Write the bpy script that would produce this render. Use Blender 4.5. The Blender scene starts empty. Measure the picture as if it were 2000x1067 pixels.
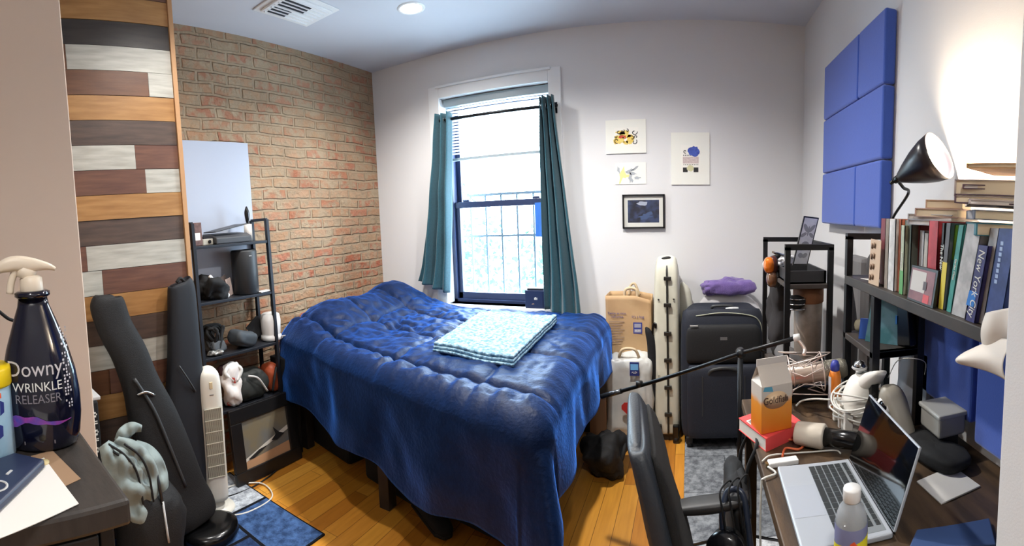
import bpy, bmesh, math, random
from mathutils import Vector, Matrix, noise, Euler

# ---------------------------------------------------------------- camera, light, exposure
F, CY, YAW, PIT, ROL, HC = 911.4, 494.286, .380734, -.078326, .035436, 1.37   # panorama: pixels per radian, horizon row, rotation, eye height
scn = bpy.context.scene
COL = scn.collection
cam = bpy.data.cameras.new('camera')
camo = bpy.data.objects.new('camera', cam)
COL.objects.link(camo)
cam.type = 'PANO'
cam.panorama_type = 'CENTRAL_CYLINDRICAL'
cam.central_cylindrical_radius = 1.0
cam.central_cylindrical_range_u_min = -1000 / F
cam.central_cylindrical_range_u_max = 1000 / F
cam.central_cylindrical_range_v_min = -(1067 - CY) / F
cam.central_cylindrical_range_v_max = CY / F
cam.clip_start = .01

def _rot(yaw, pitch, roll):
    cy, sy, cp, sp, cr, sr = math.cos(yaw), math.sin(yaw), math.cos(pitch), math.sin(pitch), math.cos(roll), math.sin(roll)
    Rz = Matrix(((cy, sy, 0), (-sy, cy, 0), (0, 0, 1)))
    Rx = Matrix(((1, 0, 0), (0, cp, sp), (0, -sp, cp)))
    Ry = Matrix(((cr, 0, -sr), (0, 1, 0), (sr, 0, cr)))
    return Ry @ Rx @ Rz
RM = _rot(YAW, PIT, ROL)                 # world -> (right, forward, up)
RI = RM.transposed()
r_, f_, u_ = RI.col[0], RI.col[1], RI.col[2]
cm = Matrix((r_, u_, -f_)).transposed().to_4x4()
camo.matrix_world = Matrix.Translation((0, 0, HC)) @ cm
scn.camera = camo

def at(px, py, ax, val):
    """the point of the room where the sight line of a photo pixel meets the plane ax = val"""
    i = 'xyz'.index(ax)
    th = (px - 1000) / F
    r = RI @ Vector((math.sin(th), math.cos(th), -(py - CY) / F))
    o = Vector((0, 0, HC))
    return o + r * ((val - o[i]) / r[i])

scn.view_settings.view_transform = 'Standard'
scn.view_settings.look = 'None'
scn.view_settings.gamma = 1
scn.view_settings.use_curve_mapping = False
scn.view_settings.exposure = 1.0
scn.cycles.use_denoising = True
scn.cycles.max_bounces = 8
scn.cycles.diffuse_bounces = 4
scn.cycles.transparent_max_bounces = 16
scn.cycles.sample_clamp_indirect = 6
scn.cycles.caustics_reflective = False
scn.cycles.caustics_refractive = False

w = bpy.data.worlds.new('sky')
scn.world = w
w.use_nodes = True
bg = w.node_tree.nodes['Background']
bg.inputs[0].default_value = (.72, .88, 1, 1)
bg.inputs[1].default_value = 16.0

def light(name, kind, loc, energy, color=(1, 1, 1), size=.1, rot=(0, 0, 0), sizey=None, portal=False, spot=None, blend=.5):
    d = bpy.data.lights.new(name, kind)
    d.energy = energy
    d.color = color
    if kind == 'AREA':
        d.size = size
        if sizey:
            d.shape = 'RECTANGLE'
            d.size_y = sizey
        if portal:
            d.cycles.is_portal = True
    else:
        d.shadow_soft_size = size
    if spot:
        d.spot_size = spot
        d.spot_blend = blend
    o = bpy.data.objects.new(name, d)
    o.location = loc
    o.rotation_euler = rot
    COL.objects.link(o)
    return o

WX0, WX1, WZ0, WZ1 = -1.72, -.90, .74, 2.24          # window opening
light('window_portal', 'AREA', ((WX0 + WX1) / 2, 3.20, (WZ0 + WZ1) / 2), 1, size=WX1 - WX0, sizey=WZ1 - WZ0, rot=(-math.pi / 2, 0, 0), portal=True)
DOWNLIGHTS = [(-1.465, 2.28), (-.42, 1.92), (-1.50, 1.10), (.20, -.30)]  # last two are unseen, added as fill for floor, desk and left wall
for x, y in DOWNLIGHTS:
    light('downlight_lamp', 'SPOT', (x, y, 2.535), (76, 88, 36, 40)[DOWNLIGHTS.index((x, y))], (1, .965, .92), .05, spot=math.radians(150), blend=1)

# ---------------------------------------------------------------- materials
def lin(c):
    c = c / 255
    return c / 12.92 if c <= .04045 else ((c + .055) / 1.055) ** 2.4
def rgb(c):
    return tuple(lin(v) for v in c) + (1,)
MATS = {}
def mat(name, c=(128, 128, 128), rough=.6, metal=0, c2=None, scale=8, detail=4, bump=0, bscale=60, stretch=(1, 1, 1), spec=.5, emit=None, es=1, sheen=0, coat=0, ramp=(.35, .65), trans=0):
    if name in MATS:
        return MATS[name]
    m = bpy.data.materials.new(name)
    m.use_nodes = True
    nt = m.node_tree
    N, Lk = nt.nodes, nt.links
    b = N['Principled BSDF']
    b.inputs['Base Color'].default_value = rgb(c)
    b.inputs['Roughness'].default_value = rough
    b.inputs['Metallic'].default_value = metal
    b.inputs['Specular IOR Level'].default_value = spec
    b.inputs['Sheen Weight'].default_value = sheen
    b.inputs['Coat Weight'].default_value = coat
    b.inputs['Transmission Weight'].default_value = trans
    if emit:
        b.inputs['Emission Color'].default_value = rgb(emit)
        b.inputs['Emission Strength'].default_value = es
    tc = N.new('ShaderNodeTexCoord')
    mp = N.new('ShaderNodeMapping')
    mp.inputs['Scale'].default_value = stretch
    Lk.new(tc.outputs['Object'], mp.inputs['Vector'])
    if c2:
        n = N.new('ShaderNodeTexNoise')
        n.inputs['Scale'].default_value = scale
        n.inputs['Detail'].default_value = detail
        Lk.new(mp.outputs[0], n.inputs['Vector'])
        r = N.new('ShaderNodeValToRGB')
        r.color_ramp.elements[0].position = ramp[0]
        r.color_ramp.elements[1].position = ramp[1]
        r.color_ramp.elements[0].color = rgb(c)
        r.color_ramp.elements[1].color = rgb(c2)
        Lk.new(n.outputs['Fac'], r.inputs[0])
        Lk.new(r.outputs[0], b.inputs['Base Color'])
    if bump:
        n = N.new('ShaderNodeTexNoise')
        n.inputs['Scale'].default_value = bscale
        n.inputs['Detail'].default_value = 3
        Lk.new(mp.outputs[0], n.inputs['Vector'])
        bp = N.new('ShaderNodeBump')
        bp.inputs['Strength'].default_value = bump
        bp.inputs['Distance'].default_value = .01
        Lk.new(n.outputs['Fac'], bp.inputs['Height'])
        Lk.new(bp.outputs[0], b.inputs['Normal'])
    MATS[name] = m
    return m

def glass(name, tint=(255, 255, 255), rough=.03, gl=.08):
    if name in MATS:
        return MATS[name]
    m = bpy.data.materials.new(name)
    m.use_nodes = True
    nt = m.node_tree
    nt.nodes.clear()
    out = nt.nodes.new('ShaderNodeOutputMaterial')
    t = nt.nodes.new('ShaderNodeBsdfTransparent')
    t.inputs[0].default_value = rgb(tint)
    g = nt.nodes.new('ShaderNodeBsdfGlossy')
    g.inputs['Roughness'].default_value = rough
    mx = nt.nodes.new('ShaderNodeMixShader')
    mx.inputs[0].default_value = gl
    nt.links.new(t.outputs[0], mx.inputs[1])
    nt.links.new(g.outputs[0], mx.inputs[2])
    nt.links.new(mx.outputs[0], out.inputs[0])
    MATS[name] = m
    return m

# ---------------------------------------------------------------- mesh building
class B:
    """collects faces; .build makes ONE mesh object"""
    def __init__(s, T=None):
        s.v, s.f, s.mi, s.sm = [], [], [], []
        s.T = T or Matrix.Identity(4)
        s.k = 0
        s.smooth = False
    def add(s, vs, fs, smooth=None):
        o = len(s.v)
        s.v += [s.T @ Vector(p) for p in vs]
        s.f += [tuple(i + o for i in f) for f in fs]
        s.mi += [s.k] * len(fs)
        s.sm += [s.smooth if smooth is None else smooth] * len(fs)
        return s
    def box(s, a, b):
        (x0, y0, z0), (x1, y1, z1) = [(min(p, q)) for p, q in zip(a, b)], [(max(p, q)) for p, q in zip(a, b)]
        vs = [(x, y, z) for z in (z0, z1) for y in (y0, y1) for x in (x0, x1)]
        return s.add(vs, [(0, 2, 3, 1), (4, 5, 7, 6), (0, 1, 5, 4), (2, 6, 7, 3), (0, 4, 6, 2), (1, 3, 7, 5)], False)
    def cbox(s, c, d, rz=0, ry=0, rx=0):
        R = Matrix.Translation(c) @ Euler((rx, ry, rz)).to_matrix().to_4x4()
        old = s.T
        s.T = s.T @ R
        s.box([-v / 2 for v in d], [v / 2 for v in d])
        s.T = old
        return s
    def bar(s, p, q, w_, h_=None, up=(0, 0, 1)):
        p, q = Vector(p), Vector(q)
        h_ = h_ or w_
        d = (q - p)
        L = d.length
        d.normalize()
        side = d.cross(Vector(up))
        if side.length < 1e-4:
            side = Vector((1, 0, 0))
        side.normalize()
        u = side.cross(d)
        vs = []
        for c in (p, q):
            for a, b in ((-1, -1), (1, -1), (1, 1), (-1, 1)):
                vs.append(c + side * a * w_ / 2 + u * b * h_ / 2)
        return s.add(vs, [(0, 1, 2, 3), (7, 6, 5, 4), (0, 4, 5, 1), (1, 5, 6, 2), (2, 6, 7, 3), (3, 7, 4, 0)], False)
    def tube(s, pts, r, n=10, closed=False, caps=True, sub=0):
        pts = [Vector(p) for p in pts]
        if sub:
            pts = spline(pts, sub, closed)
        rs = r if isinstance(r, (list, tuple)) else None
        vs, fs = [], []
        m = len(pts)
        up = None
        for i, p in enumerate(pts):
            a = pts[(i - 1) % m] if (closed or i > 0) else p
            b = pts[(i + 1) % m] if (closed or i < m - 1) else p
            d = (b - a)
            d = d.normalized() if d.length > 1e-9 else Vector((0, 0, 1))
            if up is None:
                up = Vector((0, 0, 1)) if abs(d.z) < .9 else Vector((1, 0, 0))
            x = up - d * up.dot(d)
            if x.length < 1e-5:
                x = Vector((1, 0, 0)) - d * d.x
            x.normalize()
            up = x
            y = d.cross(x)
            rr = rs[min(int(i * len(rs) / m), len(rs) - 1)] if rs else r
            for k in range(n):
                t = 2 * math.pi * k / n
                vs.append(p + (x * math.cos(t) + y * math.sin(t)) * rr)
        for i in range(m if closed else m - 1):
            j = (i + 1) % m
            for k in range(n):
                l = (k + 1) % n
                fs.append((i * n + k, i * n + l, j * n + l, j * n + k))
        s.add(vs, fs, True)
        if caps and not closed:
            s.f.append(tuple(len(s.v) - m * n + k for k in reversed(range(n))))
            s.f.append(tuple(len(s.v) - n + k for k in range(n)))
            s.mi += [s.k] * 2
            s.sm += [False] * 2
        return s
    def lathe(s, prof, c=(0, 0, 0), n=32, axis=(0, 0, 1), sx=1, sy=1, caps=True):
        R = Vector((0, 0, 1)).rotation_difference(Vector(axis)).to_matrix().to_4x4()
        R = Matrix.Translation(c) @ R
        vs, fs = [], []
        for r, z in prof:
            for k in range(n):
                t = 2 * math.pi * k / n
                vs.append(R @ Vector((r * sx * math.cos(t), r * sy * math.sin(t), z)))
        for i in range(len(prof) - 1):
            for k in range(n):
                l = (k + 1) % n
                fs.append((i * n + k, i * n + l, (i + 1) * n + l, (i + 1) * n + k))
        s.add(vs, fs, True)
        o = len(s.v) - len(vs)
        if caps and prof[0][0] > 1e-6:
            s.f.append(tuple(o + k for k in reversed(range(n)))); s.mi.append(s.k); s.sm.append(False)
        if caps and prof[-1][0] > 1e-6:
            s.f.append(tuple(o + (len(prof) - 1) * n + k for k in range(n))); s.mi.append(s.k); s.sm.append(False)
        return s
    def prism(s, poly, z0, z1, T=None):
        """polygon in local xy raised from z0 to z1"""
        old = s.T
        if T is not None:
            s.T = s.T @ T
        n = len(poly)
        vs = [(x, y, z0) for x, y in poly] + [(x, y, z1) for x, y in poly]
        fs = [tuple(reversed(range(n))), tuple(range(n, 2 * n))] + [(i, (i + 1) % n, n + (i + 1) % n, n + i) for i in range(n)]
        s.add(vs, fs, False)
        s.T = old
        return s
    def loft(s, pts, dims, side, e=.5, n=24, sub=4):
        """rounded tube through pts; dims = (half width along side, half depth)"""
        P = [Vector(p) for p in pts]
        D = [Vector((a, b, 0)) for a, b in dims]
        if sub:
            P, D = spline(P, sub), spline(D, sub)
        side = Vector(side).normalized()
        vs, fs = [], []
        m = len(P)
        for i, p in enumerate(P):
            d = (P[min(i + 1, m - 1)] - P[max(i - 1, 0)]).normalized()
            x = (side - d * side.dot(d)).normalized()
            y = d.cross(x)
            for k in range(n):
                t = 2 * math.pi * k / n
                c, q = math.cos(t), math.sin(t)
                c = math.copysign(abs(c) ** e, c)
                q = math.copysign(abs(q) ** e, q)
                vs.append(p + x * c * max(D[i].x, .0005) + y * q * max(D[i].y, .0005))
        for i in range(m - 1):
            for k in range(n):
                l = (k + 1) % n
                fs.append((i * n + k, i * n + l, (i + 1) * n + l, (i + 1) * n + k))
        fs += [tuple(reversed(range(n))), tuple((m - 1) * n + k for k in range(n))]
        return s.add(vs, fs, True)
    def soft(s, c, d, e=.6, amp=.01, freq=8, seed=0, n=24, rz=0, ry=0, rx=0, flat=True):
        """a squashy lump: rounded box of half sizes d with creases"""
        R = Matrix.Translation(c) @ Euler((rx, ry, rz)).to_matrix().to_4x4()
        vs, fs = [], []
        nu, nv = n * 2, n
        for j in range(nv + 1):
            ph = -math.pi / 2 + math.pi * j / nv
            for i in range(nu):
                t = 2 * math.pi * i / nu
                g = lambda q, ee: math.copysign(abs(q) ** ee, q)
                p = Vector((d[0] * g(math.cos(ph), e) * g(math.cos(t), e), d[1] * g(math.cos(ph), e) * g(math.sin(t), e), d[2] * g(math.sin(ph), e)))
                nn = p.normalized()
                q = p * freq + Vector((seed * 7.3, seed * 3.1, seed))
                k = noise.noise(q) + .5 * abs(noise.noise(q * 2.3)) - .1
                p = p + nn * amp * k * (1 if (not flat or p.z > -d[2] * .9) else 0)
                vs.append(R @ p)
        for j in range(nv):
            for i in range(nu):
                l = (i + 1) % nu
                fs.append((j * nu + i, j * nu + l, (j + 1) * nu + l, (j + 1) * nu + i))
        return s.add(vs, fs, True)
    def sheet(s, fn, nu, nv, thick=0):
        vs = [Vector(fn(i / nu, j / nv)) for j in range(nv + 1) for i in range(nu + 1)]
        fs = [(j * (nu + 1) + i, j * (nu + 1) + i + 1, (j + 1) * (nu + 1) + i + 1, (j + 1) * (nu + 1) + i) for j in range(nv) for i in range(nu)]
        return s.add(vs, fs, True)
    def quad(s, a, b, c, d):
        return s.add([a, b, c, d], [(0, 1, 2, 3)], False)
    def build(s, name, mats, parent=None, loc=None, world=True, bevel=0, solid=0, sub=0, seg=2, disp=None, label=None):
        """verts are world coordinates; the origin goes to loc (or the parent's)"""
        me = bpy.data.meshes.new(name)
        if parent is not None:
            Wm = WM[parent.name] if world else Matrix.Identity(4)
            inv = Wm.inverted()
        else:
            if loc is None:
                xs = [p.x for p in s.v]; ys = [p.y for p in s.v]; zs = [p.z for p in s.v]
                loc = ((min(xs) + max(xs)) / 2, (min(ys) + max(ys)) / 2, min(zs))
            inv = Matrix.Translation(Vector(loc)).inverted()
        me.from_pydata([inv @ p for p in s.v], [], s.f)
        mats = mats if isinstance(mats, (list, tuple)) else [mats]
        for m in mats:
            me.materials.append(m)
        me.polygons.foreach_set('material_index', s.mi)
        me.polygons.foreach_set('use_smooth', s.sm)
        me.update()
        o = bpy.data.objects.new(name, me)
        COL.objects.link(o)
        if parent is not None:
            o.parent = parent
            WM[o.name] = WM[parent.name] if world else WM[parent.name]
        else:
            o.location = loc
            WM[o.name] = Matrix.Translation(Vector(loc))
        if solid:
            md = o.modifiers.new('solid', 'SOLIDIFY'); md.thickness = solid; md.offset = 0
        if bevel:
            md = o.modifiers.new('bevel', 'BEVEL'); md.width = bevel; md.segments = seg; md.limit_method = 'ANGLE'; md.angle_limit = math.radians(40)
        if sub:
            md = o.modifiers.new('sub', 'SUBSURF'); md.levels = sub; md.render_levels = sub
        if label:
            o['label'] = label
        return o
WM = {}

def spline(P, sub, closed=False):
    out = []
    n = len(P)
    for i in range(n if closed else n - 1):
        p1, p2 = P[i], P[(i + 1) % n]
        p0 = P[(i - 1) % n] if (closed or i > 0) else p1 * 2 - p2
        p3 = P[(i + 2) % n] if (closed or i < n - 2) else p2 * 2 - p1
        for k in range(sub):
            t = k / sub
            out.append(.5 * ((2 * p1) + (p2 - p0) * t + (2 * p0 - 5 * p1 + 4 * p2 - p3) * t * t + (3 * p1 - p0 - 3 * p2 + p3) * t ** 3))
    if not closed:
        out.append(P[-1].copy())
    return out

def tag(o, label, cat, group=None, kind=None):
    if label: o['label'] = label
    if cat: o['category'] = cat
    if group: o['group'] = group
    if kind: o['kind'] = kind
    return o

def thing(name, label, cat, loc=(0, 0, 0), rz=0, group=None, rx=0, ry=0):
    o = bpy.data.objects.new(name, None)
    o.empty_display_size = .05
    o.location = loc
    o.rotation_euler = (rx, ry, rz)
    COL.objects.link(o)
    WM[o.name] = Matrix.Translation(Vector(loc)) @ Euler((rx, ry, rz)).to_matrix().to_4x4()
    return tag(o, label, cat, group)

def loc_of(o):
    return WM[o.name]

def L(o):
    """builder in the thing's own coordinates"""
    return B(WM[o.name])

def struct(b, name, m, **k):
    o = b.build(name, m, **k)
    o['kind'] = 'structure'
    return o

def glyphs(body, size, align='CENTER', squeeze=1, ext=0):
    """outline of a line of lettering as (verts, faces) in its own plane"""
    c = bpy.data.curves.new('lettering', 'FONT')
    c.body = body
    c.size = size
    c.extrude = ext
    c.align_x = align
    c.align_y = 'CENTER'
    c.resolution_u = 3
    o = bpy.data.objects.new('lettering', c)
    COL.objects.link(o)
    bpy.context.view_layer.update()
    me = bpy.data.meshes.new_from_object(o)
    vs = [Vector((v.co.x * squeeze, v.co.y, v.co.z)) for v in me.vertices]
    fs = [tuple(p.vertices) for p in me.polygons]
    bpy.data.objects.remove(o)
    bpy.data.curves.remove(c)
    bpy.data.meshes.remove(me)
    return vs, fs

def text(name, body, m, parent, T, size, ext=.0003, align='CENTER', squeeze=1, wrap=None):
    """lettering standing on its surface as one mesh; T is a world matrix, the text runs along its x"""
    vs, fs = glyphs(body, size, align, squeeze, 0 if wrap else ext)
    b = B()
    b.add([wrap(v.x, v.y) for v in vs] if wrap else [T @ v for v in vs], fs, False)
    return b.build(name, m, parent)

def frame_T(o, x, y):
    """matrix with the given x and y axes"""
    x = Vector(x).normalized(); y = Vector(y); y = (y - x * y.dot(x)).normalized(); z = x.cross(y)
    M = Matrix((x, y, z)).transposed().to_4x4()
    return Matrix.Translation(Vector(o)) @ M

# ================================================================ THE SETTING
XL, XR, YB, ZC = -2.33, .74, 3.0, 2.56
wall_m = mat('wall_paint', (221, 221, 222), .75, bump=.05, bscale=300)
ceil_m = mat('ceiling_paint', (205, 209, 218), .85, bump=.05, bscale=200)
white_trim = mat('white_trim', (232, 234, 235), .45)

def brick_mat():
    m = bpy.data.materials.new('old_brick')
    m.use_nodes = True
    nt = m.node_tree; N = nt.nodes; K = nt.links
    b = N['Principled BSDF']
    b.inputs['Roughness'].default_value = .9
    b.inputs['Specular IOR Level'].default_value = .2
    tc = N.new('ShaderNodeTexCoord')
    sp = N.new('ShaderNodeSeparateXYZ')
    K.new(tc.outputs['Object'], sp.inputs[0])
    cb = N.new('ShaderNodeCombineXYZ')
    K.new(sp.outputs['Y'], cb.inputs['X']); K.new(sp.outputs['Z'], cb.inputs['Y'])
    # wobble of the courses
    nz = N.new('ShaderNodeTexNoise'); nz.inputs['Scale'].default_value = 5; nz.inputs['Detail'].default_value = 3
    K.new(tc.outputs['Object'], nz.inputs['Vector'])
    vm = N.new('ShaderNodeVectorMath'); vm.operation = 'MULTIPLY_ADD'
    vm.inputs[1].default_value = (.05, .034, 0)
    K.new(nz.outputs['Color'], vm.inputs[0]); K.new(cb.outputs[0], vm.inputs[2])
    br = N.new('ShaderNodeTexBrick')
    br.inputs['Scale'].default_value = 1
    br.inputs['Brick Width'].default_value = .205
    br.inputs['Row Height'].default_value = .0685
    br.inputs['Mortar Size'].default_value = .011
    br.inputs['Mortar Smooth'].default_value = .5
    br.inputs['Color1'].default_value = (0, 0, 0, 1); br.inputs['Color2'].default_value = (1, 1, 1, 1)
    br.inputs['Mortar'].default_value = (.5, .5, .5, 1)
    K.new(vm.outputs[0], br.inputs['Vector'])
    # brick colours: dusty tan to orange red, one value per brick
    rp = N.new('ShaderNodeValToRGB')
    e = rp.color_ramp.elements
    e[0].position = 0; e[0].color = rgb((164, 120, 90))
    e[1].position = 1; e[1].color = rgb((152, 84, 60))
    for p, c in ((.25, (166, 134, 104)), (.45, (160, 94, 68)), (.62, (172, 140, 112)), (.8, (166, 92, 70))):
        q = rp.color_ramp.elements.new(p); q.color = rgb(c)
    K.new(br.outputs['Color'], rp.inputs[0])
    n2 = N.new('ShaderNodeTexNoise'); n2.inputs['Scale'].default_value = 14; n2.inputs['Detail'].default_value = 5
    K.new(cb.outputs[0], n2.inputs['Vector'])
    # mortar smeared over the bricks
    mo = N.new('ShaderNodeValToRGB')
    mo.color_ramp.elements[0].position = .42; mo.color_ramp.elements[0].color = (0, 0, 0, 1)
    mo.color_ramp.elements[1].position = .60; mo.color_ramp.elements[1].color = (.85, .85, .85, 1)
    K.new(n2.outputs['Fac'], mo.inputs[0])
    # the upper courses carry more washed mortar than the lower ones
    zr = N.new('ShaderNodeMapRange')
    zr.inputs['From Min'].default_value = .6; zr.inputs['From Max'].default_value = 2.3
    zr.inputs['To Min'].default_value = .0; zr.inputs['To Max'].default_value = .45
    K.new(sp.outputs['Z'], zr.inputs['Value'])
    ad = N.new('ShaderNodeMath'); ad.operation = 'ADD'; ad.use_clamp = True
    K.new(mo.outputs[0], ad.inputs[0]); K.new(zr.outputs[0], ad.inputs[1])
    mx2 = N.new('ShaderNodeMath'); mx2.operation = 'MAXIMUM'
    K.new(ad.outputs[0], mx2.inputs[0]); K.new(br.outputs['Fac'], mx2.inputs[1])
    mc = N.new('ShaderNodeValToRGB')
    mc.color_ramp.elements[0].color = rgb((128, 104, 82)); mc.color_ramp.elements[1].color = rgb((180, 162, 136))
    n3 = N.new('ShaderNodeTexNoise'); n3.inputs['Scale'].default_value = 4; n3.inputs['Detail'].default_value = 6
    K.new(cb.outputs[0], n3.inputs['Vector']); K.new(n3.outputs['Fac'], mc.inputs[0])
    mx = N.new('ShaderNodeMixRGB')
    K.new(mx2.outputs[0], mx.inputs[0]); K.new(rp.outputs[0], mx.inputs[1]); K.new(mc.outputs[0], mx.inputs[2])
    K.new(mx.outputs[0], b.inputs['Base Color'])
    # relief: recessed joints plus rough faces
    iv = N.new('ShaderNodeMath'); iv.operation = 'MULTIPLY_ADD'
    iv.inputs[1].default_value = -1; K.new(br.outputs['Fac'], iv.inputs[0])
    n4 = N.new('ShaderNodeTexNoise'); n4.inputs['Scale'].default_value = 40; n4.inputs['Detail'].default_value = 4
    K.new(cb.outputs[0], n4.inputs['Vector']); K.new(n4.outputs['Fac'], iv.inputs[2])
    bp = N.new('ShaderNodeBump'); bp.inputs['Strength'].default_value = .9; bp.inputs['Distance'].default_value = .012
    K.new(iv.outputs[0], bp.inputs['Height']); K.new(bp.outputs[0], b.inputs['Normal'])
    return m

def plank_mat(name, c, c2, streak=(1, 1, 9)):
    return mat(name, c, .5, c2=c2, scale=6, detail=6, stretch=streak, bump=.06, bscale=40, ramp=(.3, .72))

def floor_mat():
    m = bpy.data.materials.new('oak_strip_floor')
    m.use_nodes = True
    nt = m.node_tree; N = nt.nodes; K = nt.links
    b = N['Principled BSDF']
    b.inputs['Roughness'].default_value = .36
    tc = N.new('ShaderNodeTexCoord')
    sp = N.new('ShaderNodeSeparateXYZ'); K.new(tc.outputs['Object'], sp.inputs[0])
    cb = N.new('ShaderNodeCombineXYZ'); K.new(sp.outputs['Y'], cb.inputs['X']); K.new(sp.outputs['X'], cb.inputs['Y'])
    br = N.new('ShaderNodeTexBrick')
    br.inputs['Scale'].default_value = 1
    br.inputs['Brick Width'].default_value = .85
    br.inputs['Row Height'].default_value = .083
    br.inputs['Mortar Size'].default_value = .0011
    br.inputs['Color1'].default_value = (0, 0, 0, 1); br.inputs['Color2'].default_value = (1, 1, 1, 1)
    br.inputs['Mortar'].default_value = (0, 0, 0, 1)
    br.offset = .37
    K.new(cb.outputs[0], br.inputs['Vector'])
    rp = N.new('ShaderNodeValToRGB')
    e = rp.color_ramp.elements
    e[0].position = 0; e[0].color = rgb((172, 108, 36))
    e[1].position = 1; e[1].color = rgb((228, 170, 72))
    for p, c in ((.3, (206, 142, 52)), (.6, (216, 154, 60)), (.8, (196, 128, 46))):
        q = rp.color_ramp.elements.new(p); q.color = rgb(c)
    K.new(br.outputs['Color'], rp.inputs[0])
    mp = N.new('ShaderNodeMapping'); mp.inputs['Scale'].default_value = (26, 2.2, 1)
    K.new(tc.outputs['Object'], mp.inputs[0])
    n = N.new('ShaderNodeTexNoise'); n.inputs['Scale'].default_value = 2.2; n.inputs['Detail'].default_value = 6
    K.new(mp.outputs[0], n.inputs['Vector'])
    g = N.new('ShaderNodeValToRGB')
    g.color_ramp.elements[0].position = .3; g.color_ramp.elements[0].color = (.78, .73, .66, 1)
    g.color_ramp.elements[1].position = .65; g.color_ramp.elements[1].color = (1, 1, 1, 1)
    K.new(n.outputs['Fac'], g.inputs[0])
    mu = N.new('ShaderNodeMixRGB'); mu.blend_type = 'MULTIPLY'; mu.inputs[0].default_value = .8
    K.new(rp.outputs[0], mu.inputs[1]); K.new(g.outputs[0], mu.inputs[2])
    dk = N.new('ShaderNodeMixRGB'); dk.inputs[2].default_value = rgb((92, 54, 20))
    K.new(br.outputs['Fac'], dk.inputs[0]); K.new(mu.outputs[0], dk.inputs[1])
    K.new(dk.outputs[0], b.inputs['Base Color'])
    return m

BK = -2.6                                   # the wall behind the camera
struct(B().box((-2.6, BK, -.1), (1.0, YB + .3, 0)), 'floor', floor_mat(), loc=(0, 0, 0))
struct(B().box((-2.6, BK, ZC), (1.0, YB + .3, ZC + .1)), 'ceiling', ceil_m)
struct(B().box((XL - .15, BK, 0), (XL, YB + .25, ZC)), 'wall_left', brick_mat(), loc=(0, 0, 0))
struct(B().box((XR, BK, 0), (XR + .15, YB + .25, ZC)), 'wall_right', wall_m)
struct(B().box((XL, BK - .15, 0), (XR, BK, ZC)), 'wall_behind', wall_m)
T_ = .24
b = B()
b.box((XL, YB, 0), (WX0, YB + T_, ZC)).box((WX1, YB, 0), (XR, YB + T_, ZC))
b.box((WX0, YB, 0), (WX1, YB + T_, WZ0)).box((WX0, YB, WZ1), (WX1, YB + T_, ZC))
struct(b, 'wall_window_side', wall_m)
# wall ends that stand to either side of the viewer
struct(B().box((XL, BK, 0), (-1.5, .41, ZC)), 'wall_closet', mat('closet_wall_warm_lit', (226, 207, 190), .8), bevel=.004)  # closet wall end has the warm lamplight mixed into its colour
struct(B().box((.45, BK, 0), (XR, .545, ZC)), 'wall_doorway', wall_m, bevel=.004)
# window casing
b = B()
cw = .085
b.box((WX0 - cw, YB - .02, WZ0 - .05), (WX0, YB, WZ1 + cw)).box((WX1, YB - .02, WZ0 - .05), (WX1 + cw, YB, WZ1 + cw)).box((WX0, YB - .02, WZ1), (WX1, YB, WZ1 + cw))
b.box((WX0 - .02, YB - .035, WZ1 + cw - .015), (WX1 + .02, YB, WZ1 + cw))
struct(b, 'trim_window_casing', white_trim, bevel=.003)
struct(B().box((WX0 - .1, YB - .06, WZ0 - .03), (WX1 + .1, YB + T_, WZ0)), 'trim_window_sill', white_trim, bevel=.004)
struct(B().box((WX1 + .15, YB - .012, 0), (XR, YB, .12)).box((XL, YB - .012, 0), (WX1 + .15, YB, .12)), 'baseboard_window_side', white_trim)
struct(B().box((XR - .012, .56, 0), (XR, YB, .12)), 'baseboard_right', white_trim)

# wood plank panelling on the left wall
pm = [plank_mat('plank_oak', (146, 102, 56), (172, 128, 76)), plank_mat('plank_black', (40, 34, 32), (58, 50, 46)),
      plank_mat('plank_white', (158, 154, 144), (188, 186, 176)), plank_mat('plank_brown', (88, 54, 34), (108, 70, 44)),
      plank_mat('plank_grey', (66, 52, 46), (90, 72, 61)), plank_mat('plank_red', (86, 54, 44), (112, 76, 58)),
      mat('plank_gap', (20, 15, 12), .9)]
XA = -2.02                                   # the panelled chimney breast stands proud of the brick
ZT, SP = HC + 1.265 * 2.02 / 2.275, .128 * 2.02 / 2.275
rows = {0: [(None, 5)], 1: [(None, 0)], 2: [(None, 1)], 3: [(129, 3), (None, 2)], 4: [(290, 3), (None, 2)], 5: [(None, 0)], 6: [(None, 4)],
        7: [(264.5, 2), (None, 5)], 8: [(285, 5), (None, 2)], 9: [(None, 0)], 10: [(None, 4)], 11: [(170, 5), (None, 2)], 12: [(201, 2), (None, 5)],
        13: [(None, 0)], 14: [(None, 4)], 15: [(None, 2)], 16: [(215, 3), (None, 5)], 17: [(None, 0)], 18: [(None, 4)], 19: [(None, 3)], 20: [(None, 1)], 21: [(None, 0)], 22: [(None, 4)]}
rows = {k - 1: v for k, v in rows.items() if k > 0} | {}
b = B(); b.k = 6
YE = 1.079
b.box((XL, .3, 0), (XA - .006, YE, ZC))
ys = [float(at(x, 300, 'x', XA).y) for x in range(0, 5)]
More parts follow.
